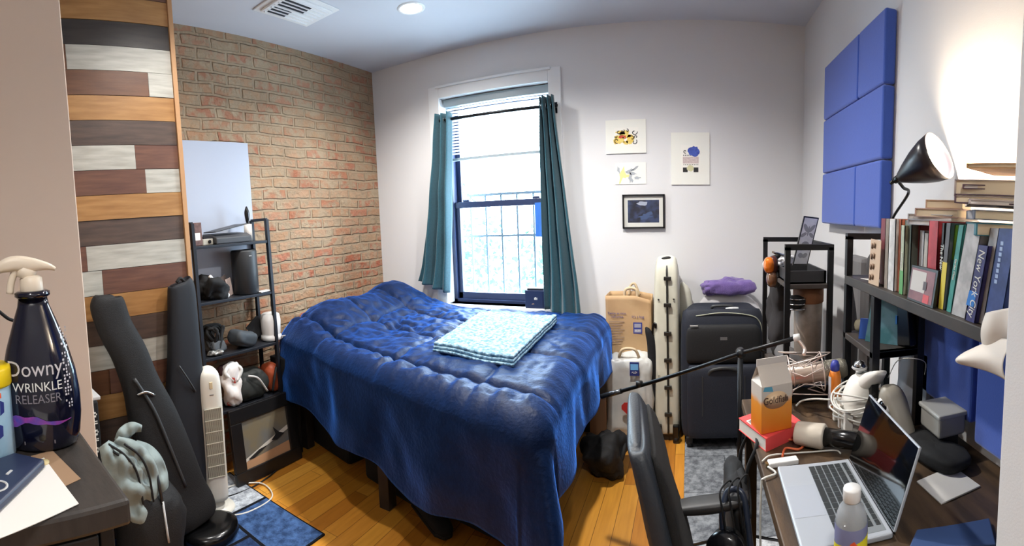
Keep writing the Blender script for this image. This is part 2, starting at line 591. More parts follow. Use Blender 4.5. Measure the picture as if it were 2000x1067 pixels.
for k in range(-1, 23):
    z1, z0 = ZT - SP * k, ZT - SP * (k + 1)
    z1, z0 = min(z1, ZC), max(z0, 0)
    if z1 - z0 < .01:
        continue
    segs = rows.get(k, [(None, 1)]) if k >= 0 else [(None, 5)]
    y0 = .3
    for lim, col in segs:
        zz = (z0 + z1) / 2
        # the py of that course at that px, found by bisection on the ray height
        if lim is None:
            y1 = YE
        else:
            lo, hi = 0, 1067
            for _ in range(30):
                md = (lo + hi) / 2
                if at(lim, md, 'x', XA).z > zz: lo = md
                else: hi = md
            y1 = at(lim, lo, 'x', XA).y
        b.k = col
        b.box((XA - .01, y0 + .0006, z0 + .0012), (XA + random.Random(k * 7 + col).uniform(-.002, .002), y1 - .0006, z1 - .0012))
        y0 = y1
struct(b, 'wall_panelling', pm, loc=(0, 0, 0))
struct(B().box((XL, YE, 0), (XA + .010, YE + .025, ZC)), 'trim_panelling_edge', plank_mat('oak_edge', (168, 124, 84), (188, 146, 104), (1, 1, .3)), bevel=.002)

# ceiling fixtures
lampglow = mat('downlight_glow', (255, 250, 240), emit=(255, 250, 242), es=14)
for i, (x, y) in enumerate(DOWNLIGHTS):
    t = thing('ceiling_downlight', ['round recessed ceiling downlight glowing above the bed', 'round recessed ceiling downlight between the suitcase and the desk', 'added fill downlight in the ceiling above the guitar bags and rug', 'added fill downlight in the ceiling at the back of the room behind the viewer'][i], 'ceiling light', (x, y, ZC), group='recessed ceiling downlights')
    B().lathe([(.062, ZC - .004), (.068, ZC - .006), (.078, ZC - .003), (.08, ZC)], (x, y, 0), caps=False).build('trim_ring', white_trim, t)
    B().lathe([(.0, ZC - .0035), (.06, ZC - .0035), (.062, ZC - .001)], (x, y, 0)).build('lens', lampglow, t)
# vent
t = thing('ceiling_vent', 'white square ceiling air vent with dark slots above the brick wall', 'vent', (-1.85, 1.80, ZC))
b = B().box((-2.02, 1.60, ZC - .008), (-1.75, 2.0, ZC)).box((-1.99, 1.63, ZC - .02), (-1.78, 1.97, ZC - .008))
b.build('frame', white_trim, t, bevel=.006)
dark = mat('vent_dark', (30, 36, 44), .8)
b = B().box((-1.885, 1.66, ZC - .0215), (-1.80, 1.84, ZC - .0195)).box((-1.97, 1.66, ZC - .0215), (-1.905, 1.78, ZC - .0195))
b.build('slot', dark, t)
b = B()
for k in range(7): b.box((-1.975 + k * .029, 1.645, ZC - .026), (-1.969 + k * .029, 1.95, ZC - .02))
b.build('louver', white_trim, t)

# ---------------------------------------------------------------- window
frame_m = mat('window_frame_navy', (40, 52, 84), .4)
t = thing('window_1', None, None, ((WX0 + WX1) / 2, YB + .12, WZ0))
t['kind'] = 'structure'
yo, yi = YB + .15, YB + .12          # outer (upper) and inner (lower) sash
ZM = 1.49
b = B()
b.box((WX0, YB + .09, WZ0), (WX0 + .025, YB + .2, WZ1)).box((WX1 - .025, YB + .09, WZ0), (WX1, YB + .2, WZ1))
b.box((WX0, YB + .09, WZ0), (WX1, YB + .2, WZ0 + .02)).box((WX0, YB + .09, WZ1 - .03), (WX1, YB + .2, WZ1))
b.build('window_frame', frame_m, t)
b = B()
b.box((WX0 + .025, yi, WZ0 + .02), (WX0 + .06, yi + .03, ZM)).box((WX1 - .06, yi, WZ0 + .02), (WX1 - .025, yi + .03, ZM))
b.box((WX0 + .025, yi, WZ0 + .02), (WX1 - .025, yi + .03, WZ0 + .07)).box((WX0 + .025, yi - .01, ZM - .045), (WX1 - .025, yi + .03, ZM))
b.build('lower_sash', frame_m, t, bevel=.003)
b = B()
b.box((WX0 + .025, yo + .01, ZM - .03), (WX0 + .06, yo + .04, WZ1 - .03)).box((WX1 - .06, yo + .01, ZM - .03), (WX1 - .025, yo + .04, WZ1 - .03))
b.box((WX0 + .025, yo + .01, ZM - .03), (WX1 - .025, yo + .04, ZM)).box((WX0 + .025, yo + .01, WZ1 - .07), (WX1 - .025, yo + .04, WZ1 - .03))
b.build('upper_sash', frame_m, t, bevel=.003)
gl = glass('window_glass', (250, 253, 255), .02, .05)
B().box((WX0 + .06, yi + .012, WZ0 + .07), (WX1 - .06, yi + .016, ZM - .045)).build('pane', gl, t)
B().box((WX0 + .06, yo + .022, ZM), (WX1 - .06, yo + .026, WZ1 - .07)).build('pane', gl, t)
b = B()
for x in (-1.6, -1.05): b.cbox((x, yi + .005, ZM + .008), (.05, .03, .016))
b.build('sash_lock', frame_m, t, bevel=.003)

# raised white blind: head rail, stacked slats, and the slats hanging to mid window
slat_m = mat('blind_slat_white', (236, 240, 242), .5)
t = thing('window_blind', 'white horizontal slat blind hanging in the upper half of the window', 'blind', ((WX0 + WX1) / 2, YB + .06, WZ1))
B().box((WX0 + .01, YB + .03, WZ1 - .06), (WX1 - .01, YB + .075, WZ1 - .005)).build('head_rail', mat('blind_rail_grey', (150, 162, 168), .4), t, bevel=.004)
b = B()
z = WZ1 - .075
while z > 1.83:
    b.add([(WX0 + .02, YB + .045, z + .004), (WX1 - .02, YB + .045, z + .004), (WX1 - .02, YB + .069, z - .004), (WX0 + .02, YB + .069, z - .004)], [(0, 1, 2, 3)])
    z -= .0215
b.build('slat', slat_m, t, solid=.0006)
B().box((WX0 + .02, YB + .044, 1.79), (WX1 - .02, YB + .072, 1.81)).build('bottom_rail', mat('blind_rail_grey', (150, 162, 168), .4), t, bevel=.003)
for x in (WX0 + .15, WX1 - .15): B().tube([(x, YB + .057, WZ1 - .06), (x, YB + .057, 1.8)], .0012, 5).build('cord', slat_m, t)

# curtain rod
rod_m = mat('black_metal', (26, 28, 32), .4, .6)
t = thing('curtain_rod', 'black curtain rod set across the top of the window', 'curtain rod', (-1.28, 2.92, 2.06))
B().tube([(-1.70, 2.92, 2.066), (-.835, 2.92, 2.066)], .011, 12).build('rod', rod_m, t)
for x in (-1.70, -.835):
    B().lathe([(.0, -.016), (.014, -.01), (.018, 0), (.014, .01), (0, .016)], (x, 2.92, 2.066), 16, (1, 0, 0)).build('finial', rod_m, t)
b = B().tube([(-1.66, 2.92, 2.066), (-1.66, 2.985, 2.066)], .006, 8).box((-1.675, 2.978, 2.03), (-1.645, 2.9835, 2.1))
b.build('bracket', rod_m, t)
b = B().tube([(-.855, 2.92, 2.066), (-.855, 2.985, 2.066)], .006, 8).box((-.870, 2.978, 2.03), (-.840, 2.9835, 2.1))
b.build('bracket', rod_m, t)

# curtains
cur_m = mat('teal_curtain', (22, 72, 86), .8, c2=(28, 82, 96), scale=90, sheen=.3)
def curtain(x0t, x1t, x0b, x1b, ztop, zbot, nf, label, seed, gather):
    t = thing('curtain', label, 'curtain', ((x0t + x1t) / 2, 2.92, zbot), group='teal curtains at the window')
    def fn(u, v):
        z = ztop + (zbot - ztop) * v
        a = x0t + (x0b - x0t) * v ** 1.15
        c = x1t + (x1b - x1t) * v ** 1.15
        x = a + (c - a) * u
        amp = .040 * (1 - .15 * v)
        ph = u * nf * 2 * math.pi + .8 * math.sin(v * 2.2 + seed)
        y = 2.915 + amp * math.sin(ph) + .012 * math.sin(ph * .5 + v * 3 + seed) + .012 * noise.noise(Vector((u * 4, v * 6, seed)))
        # swept hem tucked at the bottom
        if v > .8:
            k = (v - .8) / .2
            y -= .03 * k * k * math.sin(u * math.pi)
            z += gather * k * k * (1 - u if gather > 0 else u) * .08
        return (x, y, z)
    B().sheet(fn, 70, 60).build('panel', cur_m, t, solid=.002)
    b = B()
    ring = mat('steel_ring', (190, 196, 200), .25, 1)
    for k in range(nf * 2):
        u = (k + .5) / (nf * 2)
        x = x0t + (x1t - x0t) * u
        pts = [(x, 2.92 + .02 * math.cos(a), 2.066 + .02 * math.sin(a)) for a in [i * math.pi / 8 for i in range(16)]]
        b.tube(pts, .0035, 6, closed=True)
    b.build('eyelet', ring, t)
    return t
curtain(-1.725, -1.585, -1.925, -1.66, 2.11, .835, 3, 'teal curtain panel on the left side of the window', 1.0, 1)
curtain(-.935, -.84, -.945, -.69, 2.125, .745, 3, 'teal curtain panel on the right side of the window', 3.7, -1)

# things in and beyond the window
t = thing('window_guard', 'dark vertical bar guard outside the lower window half', 'window guard', (-1.3, 3.42, .7))
b = B()
for k in range(9): b.bar((-1.85 + k * .135, 3.42, .3), (-1.85 + k * .135, 3.42, 1.55), .014)
guard_m = mat('guard_paint', (84, 100, 108), .6)
b.build('bar', guard_m, t)
b = B().bar((-2.0, 3.42, 1.22), (-.6, 3.42, 1.22), .018).bar((-2.0, 3.42, .4), (-.6, 3.42, .4), .02).bar((-2.0, 3.42, 1.55), (-.6, 3.42, 1.55), .02)
for x in (-2.0, -.6): b.bar((x, 3.42, 1.22), (x, 3.24, 1.22), .018).bar((x, 3.42, .4), (x, 3.24, .4), .018).bar((x, 3.42, .39), (x, 3.42, 1.56), .018)
b.build('rail', guard_m, t)
tag(B().box((-1.06, YB + .108, 1.22), (-.965, YB + .117, 1.46)).build('blue_card', mat('blue_card', (60, 120, 205), .5)), 'blue card stuck on the lower window pane by the curtain', 'card')
leaf_m = mat('tree_leaf', (52, 88, 70), .7)
bark_m = mat('tree_bark', (90, 74, 60), .9)
R_ = random.Random(5)
for i, (x, y, h, r) in enumerate([(-3.9, 6.6, 1.0, 1.3), (-1.3, 6.0, .75, 1.15)]):
    t = thing('tree', ['pale green leafy tree beyond the window guard on the left', 'pale green leafy tree beyond the window guard on the right'][i], 'tree', (x, y, -2.0), group='trees outside the window')
    B().tube([(x, y, -2.0), (x + .05, y, h - .6), (x, y + .1, h)], [.09, .06, .03], 8).build('trunk', bark_m, t)
    b = B()
    for k in range(2600):
        d = Vector((R_.gauss(0, 1), R_.gauss(0, 1), R_.gauss(0, 1))).normalized() * r * R_.random() ** .4
        p = Vector((x, y, h - .5)) + Vector((d.x, d.y, d.z * 1.2))
        a = Vector((R_.gauss(0, 1), R_.gauss(0, 1), R_.gauss(0, 1))).normalized()
        c = a.cross(Vector((R_.gauss(0, 1), R_.gauss(0, 1), R_.gauss(0, 1)))).normalized()
        s = .06
        b.add([p - a * s, p - c * s * .5, p + a * s, p + c * s * .5], [(0, 1, 2, 3)])
    b.build('foliage', leaf_m, t)

# ================================================================ THE BED
navy = mat('navy_comforter', (5, 24, 56), .5, c2=(7, 30, 66), scale=30, bump=.25, bscale=70, spec=.16, sheen=.9)
navy.node_tree.nodes['Principled BSDF'].inputs['Sheen Tint'].default_value = (.06, .26, 1, 1)
navy.node_tree.nodes['Principled BSDF'].inputs['Sheen Roughness'].default_value = .35
black_fab = mat('black_fabric', (13, 14, 16), .85, c2=(19, 20, 23), scale=60)
dark_wood = mat('dark_wood', (34, 30, 28), .5, c2=(44, 38, 34), scale=12, stretch=(1, 8, 1))
# the mattress outline, seen from above: near-left, near-right, far-right, far-left
BA, BB, BC, BD = Vector((-2.18, 1.86)), Vector((-.535, 1.42)), Vector((-.59, 2.85)), Vector((-2.18, 2.90))
def bed_pt(u, v):
    return (BA * (1 - u) + BB * u) * (1 - v) + (BD * (1 - u) + BC * u) * v
t = thing('bed', 'double bed with dark frame and mattress in the corner below the window', 'bed', (-1.4, 2.2, 0))
def slab(z0, z1, k=0):
    q = [bed_pt(k, k), bed_pt(1 - k, k), bed_pt(1 - k, 1 - k), bed_pt(k, 1 - k)]
    return B().prism([tuple(p) for p in q], z0, z1)
slab(.46, .70, .01).build('mattress', mat('mattress_white', (180, 184, 192), .8), t, bevel=.04, seg=4)
slab(.40, .455).build('bed_frame', dark_wood, t, bevel=.005)
for u, v in ((.03, .04), (.5, .04), (.97, .04), (.03, .96), (.5, .96), (.97, .96)):
    p = bed_pt(u, v)
    B().box((p.x - .03, p.y - .03, 0), (p.x + .03, p.y + .03, .40)).build('leg', dark_wood, t, bevel=.003)
for i, (u, v, dx, dy, dz) in enumerate([(.17, .34, .20, .26, .30), (.50, .32, .20, .26, .26), (.81, .34, .19, .25, .3)]):
    p = bed_pt(u, v)
    tt = thing('storage_bin', ['black fabric storage bin under the bed nearest the brick wall', 'black fabric storage bin under the middle of the bed', 'black fabric storage bin under the bed nearest the bed foot'][i], 'bin', (p.x, p.y, 0), rz=-.22)
    L(tt).box((-dx, -dy, 0), (dx, dy, dz)).build('bin_body', black_fab, tt, bevel=.02)
    L(tt).box((-dx - .006, -dy - .006, dz), (dx + .006, dy + .006, dz + .03)).build('bin_lid', black_fab, tt, bevel=.01)
p = bed_pt(.47, .02)
tt = thing('shoe', 'black shoe lying on the floor under the near side of the bed', 'shoe', (-1.12, 1.70, 0), rz=-.5)
L(tt).loft([(-.14, 0, .04), (-.06, 0, .05), (.04, 0, .042), (.13, 0, .028), (.15, 0, .025)], [(.03, .035), (.036, .045), (.045, .035), (.035, .02), (.01, .01)], (0, 1, 0), .8).build('upper', black_fab, tt)
L(tt).prism([(-.15, -.03), (.1, -.045), (.15, -.02), (.15, .02), (.1, .045), (-.15, .03)], 0, .018).build('sole', mat('rubber_black', (14, 14, 15), .6), tt, bevel=.006)

def comforter():
    ZT_, DROP, RAD = .735, .30, .10
    # cloth coordinates: u across the bed (left to right, past the foot), v from the near hem to the window
    nu, nv = 190, 150
    uL, uR = 1.66, .36          # on the bed, overhang at the foot
    vN, vT = .53, 1.30          # overhang at the near side, on the bed
    def fn(a, b_):
        s = a * (uL + uR)
        q = b_ * (vN + vT) - vN
        ex = max(0, s - uL) ; ey = max(0, -q)
        u = min(s / uL, 1); v = max(0, q / vT)
        base = bed_pt(u, v)
        z = ZT_
        # pillows under the cloth along the brick wall
        hump = lambda cx, cy, rx, ry, h: h * math.exp(-((u - cx) / rx) ** 2 - ((v - cy) / ry) ** 2)
        dz = hump(.10, .84, .17, .22, .175) + hump(.07, .28, .15, .30, .135) + hump(.12, .55, .10, .22, .05)
        # quilting lines
        for c, w_ in ((.42, .010), (.80, .012)):
            dz -= .016 * math.exp(-((v - .07 - (c - .42) * 0) / .012) ** 2) * (1 if c == .42 else 0)
        for cv in (.07, .38, .69, .97):
            dz -= .014 * math.exp(-((v - cv + .012 * noise.noise(Vector((u * 5, cv * 9, 1)))) / .011) ** 2)
        for cu in (.24, .55, .86):
            dz -= .012 * math.exp(-((u - cu + .012 * noise.noise(Vector((v * 5, cu * 9, 2)))) / .009) ** 2)
        # puffs between the lines
        dz += .012 * abs(math.sin((v - .07) / .31 * math.pi)) ** .7
        # crumpling, strongest towards the pillows and the middle
        k = .35 + .65 * math.exp(-((u - .38) / .28) ** 2 - ((v - .55) / .4) ** 2)
        P = Vector((base.x * 9 + .5 * noise.noise(Vector((base.x * 3, base.y * 3, 3))), base.y * 9, 0))
        dz += .020 * k * (noise.noise(P) + .6 * noise.noise(P * 2.3)) + .014 * k * (.5 - abs(noise.noise(P * 1.7 + Vector((4, 4, 0)))) * 2)
        if ex == 0 and ey == 0:
            # radiating gathers next to the near edge
            dz += .008 * math.sin(u * 95 + 3 * noise.noise(Vector((u * 6, 0, 0)))) * math.exp(-(v / .09) ** 2)
            return (base.x, base.y, z + dz)
        d = math.hypot(ex, ey)
        dirx = (BB - BA).normalized(); diry = -(BD - BA).normalized()
        out = (dirx * ex + Vector((0, -1)) * ey)
        out = out.normalized()
        ang = min(d / RAD, math.pi / 2)
        down = max(0, d - RAD * math.pi / 2)
        h = RAD * math.sin(ang)
        vdrop = RAD * (1 - math.cos(ang)) + down * .985
        along = s * 11 if ex == 0 else (q * 12 if ey == 0 else math.atan2(ex, ey) * 5 + 3)
        corner = min(ex, ey) / max(d, 1e-6)
        fold = .020 * math.sin(along + 1.2 * noise.noise(Vector((along * .4, 2, 0)))) * min(1, down * 5)
        fold += .16 * corner * min(1, down * 3) + .05 * down
        n3 = .012 * noise.noise(Vector((base.x * 8 + ex * 6, base.y * 8 + ey * 6, 7)))
        p2 = base + out * (h + fold + n3)
        # left end of the near hem rides up over the shelf side
        if ex == 0: vdrop *= .80 + .2 * min(1, u * 1.6) - .10 * math.sin(u * 9) ** 2 * min(1, down * 4)
        else: vdrop = min(vdrop, .60 if ey > 0 else .45)
        return (p2.x, p2.y, z + dz * math.exp(-d * 12) - vdrop)
    return B().sheet(fn, nu, nv)
t = thing('comforter', 'rumpled navy blue quilted comforter spread over the bed', 'comforter', (-1.4, 2.2, .735))
comforter().build('quilt', navy, t, solid=.012)

# folded knitted blanket
kn = bpy.data.materials.new('knit')
kn = mat('knit_pale_blue', (146, 178, 196), .85, c2=(92, 130, 156), scale=55, detail=1, bump=.9, bscale=70, ramp=(.42, .6))
t = thing('knitted_blanket', 'folded pale blue knitted blanket lying on the navy comforter', 'blanket', (-1.05, 2.3, .75))
q = [at(848, 680, 'z', .765), at(1003, 708, 'z', .765), at(1088, 624, 'z', .765), at(938, 617, 'z', .765)]
def bl(u, v, dz=0):
    p = (q[0] * (1 - u) + q[1] * u) * (1 - v) + (q[3] * (1 - u) + q[2] * u) * v
    k = .004 * noise.noise(Vector((p.x * 9, p.y * 9, 2)))
    st = .0035 * (math.sin(u * 60) * math.sin(v * 90))
    return (p.x, p.y, .757 + dz + k + (st if dz > .02 else 0) + .004 * math.sin(u * 7))
for k, (dz, nm) in enumerate(((0.0, 'bottom_layer'), (.014, 'middle_layer'), (.028, 'top_layer'))):
    g = .012 * (2 - k)
    B().sheet(lambda u, v: bl(u * (1 + g * .5), v * .99 - g * (1 if k < 2 else 0), dz), 90, 90).build(nm, kn, t, solid=.012)

# ================================================================ LEFT SIDE
rack_m = mat('rack_dark_metal', (44, 47, 54), .45, .5)
SZ = [1.308, 1.006, .705, .402]
RY0, RY1, RX0, RX1 = 1.20, 1.70, -2.155, -2.30
t = thing('ladder_shelf', 'dark metal open shelf rack standing against the brick wall', 'shelf', (-2.23, 1.45, 0))
for y in (RY0, RY1):
    B().bar((RX0 - .0, y, 1.43), (RX0 + .03, y, 0), .018, .022, (1, 0, 0)).build('post', rack_m, t)
    B().bar((RX1, y, 1.43), (RX1, y, 0), .018, .022, (1, 0, 0)).build('post', rack_m, t)
    B().bar((RX0 - .0, y, 1.43), (RX1, y, 1.43), .016).build('side_rail', rack_m, t)
for z in SZ:
    o = .03 * (1.43 - z) / 1.43
    B().box((RX1, RY0, z - .016), (RX0 + o + .008, RY1, z)).build('shelf_board', rack_m, t, bevel=.002)

def on_rack(px, shelf, x=-2.10):
    """where a thing stands on that shelf, for its column in the photo"""
    x = -2.165 + (x + 2.035) * .75
    lo = at(px, 500, 'x', x)
    return Vector((x, lo.y, SZ[shelf] + .001))
# ---- top shelf
p = on_rack(379, 0); 
t = thing('carton', 'small brown patterned box with a white label on the top shelf', 'box', p)
L(t).box((-.045, -.035, 0), (.045, .035, .125)).build('box_body', mat('brown_card', (112, 84, 78), .6, c2=(88, 62, 58), scale=50), t, bevel=.003)
L(t).box((.0452, -.012, .03), (.046, .022, .07)).build('label', mat('paper_white', (226, 222, 216), .6), t)
p = on_rack(405, 0, -2.07)
t = thing('camera', 'small beige box camera standing beside the flat black device', 'camera', p)
L(t).box((-.02, -.033, 0), (.02, .033, .034)).build('camera_body', mat('beige_plastic', (176, 172, 160), .4), t, bevel=.004)
L(t).lathe([(.009, 0), (.009, .006), (.006, .007)], (.02, .008, .018), 16, (1, 0, 0)).build('lens', mat('lens_black', (14, 14, 18), .1), t)
L(t).lathe([(.006, 0), (.006, .012), (.004, .014)], (0, -.018, .034), 12).build('knob', black_fab, t)
p = on_rack(447, 0)
grey_p = mat('dark_grey_plastic', (62, 64, 68), .45)
t = thing('label_printer', 'flat black wedge shaped device with a raised tray on the top shelf', 'device', p)
b = L(t); b.prism([(-.08, 0), (.07, 0), (.07, .035), (.03, .052), (-.08, .06)], -.12, .12, T=Matrix.Rotation(math.pi / 2, 4, 'X'))
b.build('device_body', grey_p, t, bevel=.006)
b = L(t); b.cbox((0, -.01, .085), (.13, .22, .006), rx=.16)
b.build('tray', mat('dark_plastic', (40, 42, 46), .4), t, bevel=.002)
p = on_rack(488, 0, -2.12)
t = thing('lint_roller', 'white lint roller with a black handle standing on the top shelf', 'lint roller', p)
L(t).lathe([(.024, 0), (.024, .10), (.010, .102)], n=24).build('roll', mat('paper_white'), t)
L(t).loft([(0, 0, .10), (0, 0, .13), (0, 0, .17), (0, 0, .205)], [(.006, .006), (.013, .011), (.016, .012), (.004, .004)], (0, 1, 0), 1).build('handle', mat('black_gloss', (12, 12, 13), .2), t)
# ---- second shelf
p = on_rack(476, 1, -2.10)
t = thing('speaker', 'black cylindrical speaker standing on the second shelf', 'speaker', p)
L(t).lathe([(.072, 0), (.076, .006), (.076, .245), (.070, .256), (.064, .252), (0, .25)], n=40).build('shell', mat('speaker_black', (34, 37, 41), .5), t)
T = frame_T(L(t).T @ Vector((.0763, -.012, .222)), (0, 1, 0), (0, 0, 1))
L(t).box((.0755, -.018, .219), (.0768, .0, .223)).build('badge', mat('light_grey', (190, 190, 190), .4), t)
p = on_rack(410, 1, -2.11)
t = thing('pouch', 'crumpled black pouch on the second shelf', 'pouch', p)
L(t).soft((0, -.02, .06), (.075, .075, .062), .8, .05, 14, 3).build('pouch_body', black_fab, t)
p = on_rack(416, 1, -2.02) + Vector((0, 0, .10))
t = thing('remote', 'white remote control lying across the black pouch', 'remote', p, rx=-.85)
L(t).box((-.008, -.05, -.010), (.008, .05, .010)).build('remote_body', mat('white_plastic', (228, 228, 226), .35), t, bevel=.006)
p = on_rack(436, 1, -2.05)
tag(B(Matrix.Translation(p)).soft((0, 0, .014), (.016, .018, .014), .7, .002, 30, 1, n=12).build('power_adapter', mat('white_plastic')), 'small white power adapter beside the black pouch', 'adapter')
p = on_rack(440, 1, -2.14)
t = thing('leaflet', 'brown and pink folded leaflet leaning between pouch and speaker', 'leaflet', p, rz=.3)
L(t).cbox((0, -.02, .06), (.004, .05, .12), rx=.35).build('leaf_brown', mat('leaflet_brown', (86, 74, 70), .6), t)
L(t).cbox((.012, .0, .05), (.004, .045, .10), rx=.2).build('leaf_pink', mat('leaflet_pink', (196, 176, 168), .6), t)
p = on_rack(505, 1, -2.04)
tag(B(Matrix.Translation(p)).cbox((0, .02, .004), (.05, .10, .006), rz=.2).build('white_remote', mat('white_plastic'), bevel=.002), 'flat white strip lying at the shelf edge in front of the speaker', 'remote')
# ---- third shelf
p = on_rack(405, 2, -2.11)
t = thing('head_harness', 'tangled black camera harness on the third shelf', 'harness', p)
rr = random.Random(3)
for k in range(4):
    pts = [(rr.uniform(-.06, .06), rr.uniform(-.06, .06), .02 + .13 * abs(math.sin(i * 1.1 + k))) for i in range(6)]
    L(t).tube(pts, .009, 8, closed=True, sub=6).build('strap', black_fab, t)
L(t).soft((0, 0, .045), (.06, .055, .035), .7, .02, 16, 5).build('pad', mat('grey_cloth', (70, 74, 78), .8), t)
p = on_rack(408, 2, -2.03)
tag(B(Matrix.Translation(p)).soft((0, 0, .016), (.03, .04, .014), .8, .02, 40, 9, n=16).build('crumpled_wrapper', mat('foil', (170, 172, 170), .35, .5, c2=(70, 72, 74), scale=60)), 'crumpled silvery wrapper at the front of the third shelf', 'wrapper')
p = on_rack(465, 2, -2.08)
t = thing('camera_case', 'dark grey padded camera case lying on the third shelf', 'case', p, rz=.3)
L(t).soft((0, -.02, .05), (.06, .085, .045), .6, .015, 10, 8, rx=-.35).build('case_body', mat('case_grey', (52, 58, 64), .7), t)
p = on_rack(490, 2, -2.12)
t = thing('dark_card', 'black square card standing tilted on the third shelf', 'card', p)
L(t).cbox((0, 0, .085), (.006, .105, .105), rx=.62).build('card_sheet', mat('card_black', (14, 14, 16), .7), t)
p = on_rack(519, 2, -2.08)
t = thing('humidifier', 'white rounded cylinder appliance at the right end of the third shelf', 'appliance', p)
L(t).lathe([(.055, 0), (.062, .006), (.062, .03), (.056, .034), (.056, .04), (.058, .05), (.062, .12), (.056, .155), (.04, .165), (0, .167)], n=36).build('housing', mat('white_plastic'), t)
a = p + Vector((.05, .03, .02))
pts = [a, a + Vector((.04, .05, .01)), a + Vector((.06, .09, .05)), a + Vector((.05, .13, .02)), a + Vector((.05, .12, -.06)), a + Vector((.03, .05, -.04)), a + Vector((-.02, .0, .005))]
L(t).tube(pts, .005, 8, sub=8) ; b = B().tube(pts, .005, 8, sub=8)
b.build('cord', mat('grey_cord', (150, 150, 158), .5), t)
# ---- bottom shelf
p = on_rack(432, 3, -2.04)
t = thing('plastic_bag', 'white plastic bag with red print on the bottom shelf', 'bag', p)
L(t).soft((0, 0, .11), (.055, .055, .11), .8, .04, 14, 2).build('bag_body', mat('bag_white_red', (232, 228, 226), .4, c2=(214, 70, 60), scale=16, ramp=(.60, .63)), t)
L(t).tube([(.03, .0, .15), (.03, -.05, .2), (.02, 0, .235), (.03, .055, .2), (.03, .02, .14)], .012, 8, sub=6).build('bag_handle', mat('white_plastic'), t)
L(t).soft((-.02, -.03, .205), (.03, .035, .03), .7, .01, 18, 4).build('contents', mat('maroon_cloth', (66, 38, 42), .7), t)
p = on_rack(470, 3, -2.08)
t = thing('shoulder_bag', 'black bag with a light stripe lying on the bottom shelf', 'bag', p)
L(t).soft((0, 0, .085), (.075, .10, .085), .65, .03, 10, 12).build('bag_body', mat('bag_black_green', (28, 32, 31), .7), t)
L(t).tube([(.06, -.05, .15), (.085, 0, .13), (.085, .06, .04)], .006, 8, sub=6).build('piping', mat('light_grey'), t)
p = on_rack(513, 3, -2.08)
t = thing('leather_bag', 'rust brown leather pouch at the right end of the bottom shelf', 'bag', p)
L(t).soft((0, 0, .08), (.06, .055, .08), .7, .015, 10, 6).build('pouch_body', mat('rust_leather', (150, 66, 34), .55), t)
L(t).tube([(.062, -.045, .02), (.068, -.03, .09), (.055, 0, .15)], .007, 8, sub=6).build('strap', black_fab, t)

# framed canvas print leaned on the rack
yA, yB = 1.30, 1.765
t = thing('framed_print', 'wide black frame with a bird print leaning low against the rack', 'picture', (-2.06, (yA + yB) / 2, 0), rz=-math.atan2(.0, 1), ry=-.10)
b = L(t)
hh, ww, fw = .41, (yB - yA) / 2, .075
for p, q_ in (((-.012, -ww, 0), (.012, ww, fw)), ((-.012, -ww, hh - fw), (.012, ww, hh)), ((-.012, -ww, fw), (.012, -ww + fw, hh - fw)), ((-.012, ww - fw, fw), (.012, ww, hh - fw))):
    b.box(p, q_)
b.build('frame', mat('frame_black', (24, 24, 26), .35), t, bevel=.004)
pr = mat('print_background', (120, 112, 92), .4, c2=(92, 104, 118), scale=5, detail=3)
L(t).box((-.008, -ww + fw, fw), (.001, ww - fw, hh - fw)).build('picture_sheet', pr, t)
b = L(t)
iw, ih = ww - fw, hh - 2 * fw
b.add([(.002, -iw, fw + .04), (.002, -iw, fw), (.002, iw, fw), (.002, iw, fw + .06)], [(0, 1, 2, 3)])
b.build('painted_ground', mat('painted_sand', (178, 140, 108), .5), t)
b = L(t)
b.add([(.003, -iw, fw + .055), (.003, -iw, fw + .038), (.003, 0, fw + .085), (.003, iw, fw + .125), (.003, iw, fw + .15), (.003, 0, fw + .105)], [(0, 1, 2, 3, 4, 5)])
b.build('painted_wave', mat('painted_wave', (206, 204, 196), .5), t)
b = L(t)
b.add([(.004, .03, fw + .10), (.004, .07, fw + .09), (.004, .13, fw + .11), (.004, .09, fw + .13), (.004, .05, fw + .17), (.004, .065, fw + .125)], [(0, 1, 2, 3, 4, 5)])
b.add([(.004, -.14, fw + .05), (.004, -.1, fw + .045), (.004, 0, fw + .085), (.004, -.06, fw + .08)], [(0, 1, 2, 3)])
b.build('painted_bird', mat('painted_dark', (30, 32, 36), .5), t)
# box standing between rack and bed
tag(B().box((-2.24, 1.72, 0), (-2.10, 1.82, .60)).build('black_box', black_fab, bevel=.006), 'tall black box wedged between the rack and the bed', 'box')

# whiteboard standing behind the rack
t = thing('whiteboard', 'blank frameless whiteboard hanging on the brick wall above the rack', 'whiteboard', (-2.32, 1.49, 1.0))
p0 = at(352, 273, 'x', -2.315); p1 = at(483, 278, 'x', -2.315)
B().box((-2.326, p0.y, 1.0), (-2.312, p1.y, 1.905)).build('board', mat('whiteboard_face', (176, 184, 200), .25, coat=.3), t, bevel=.002)

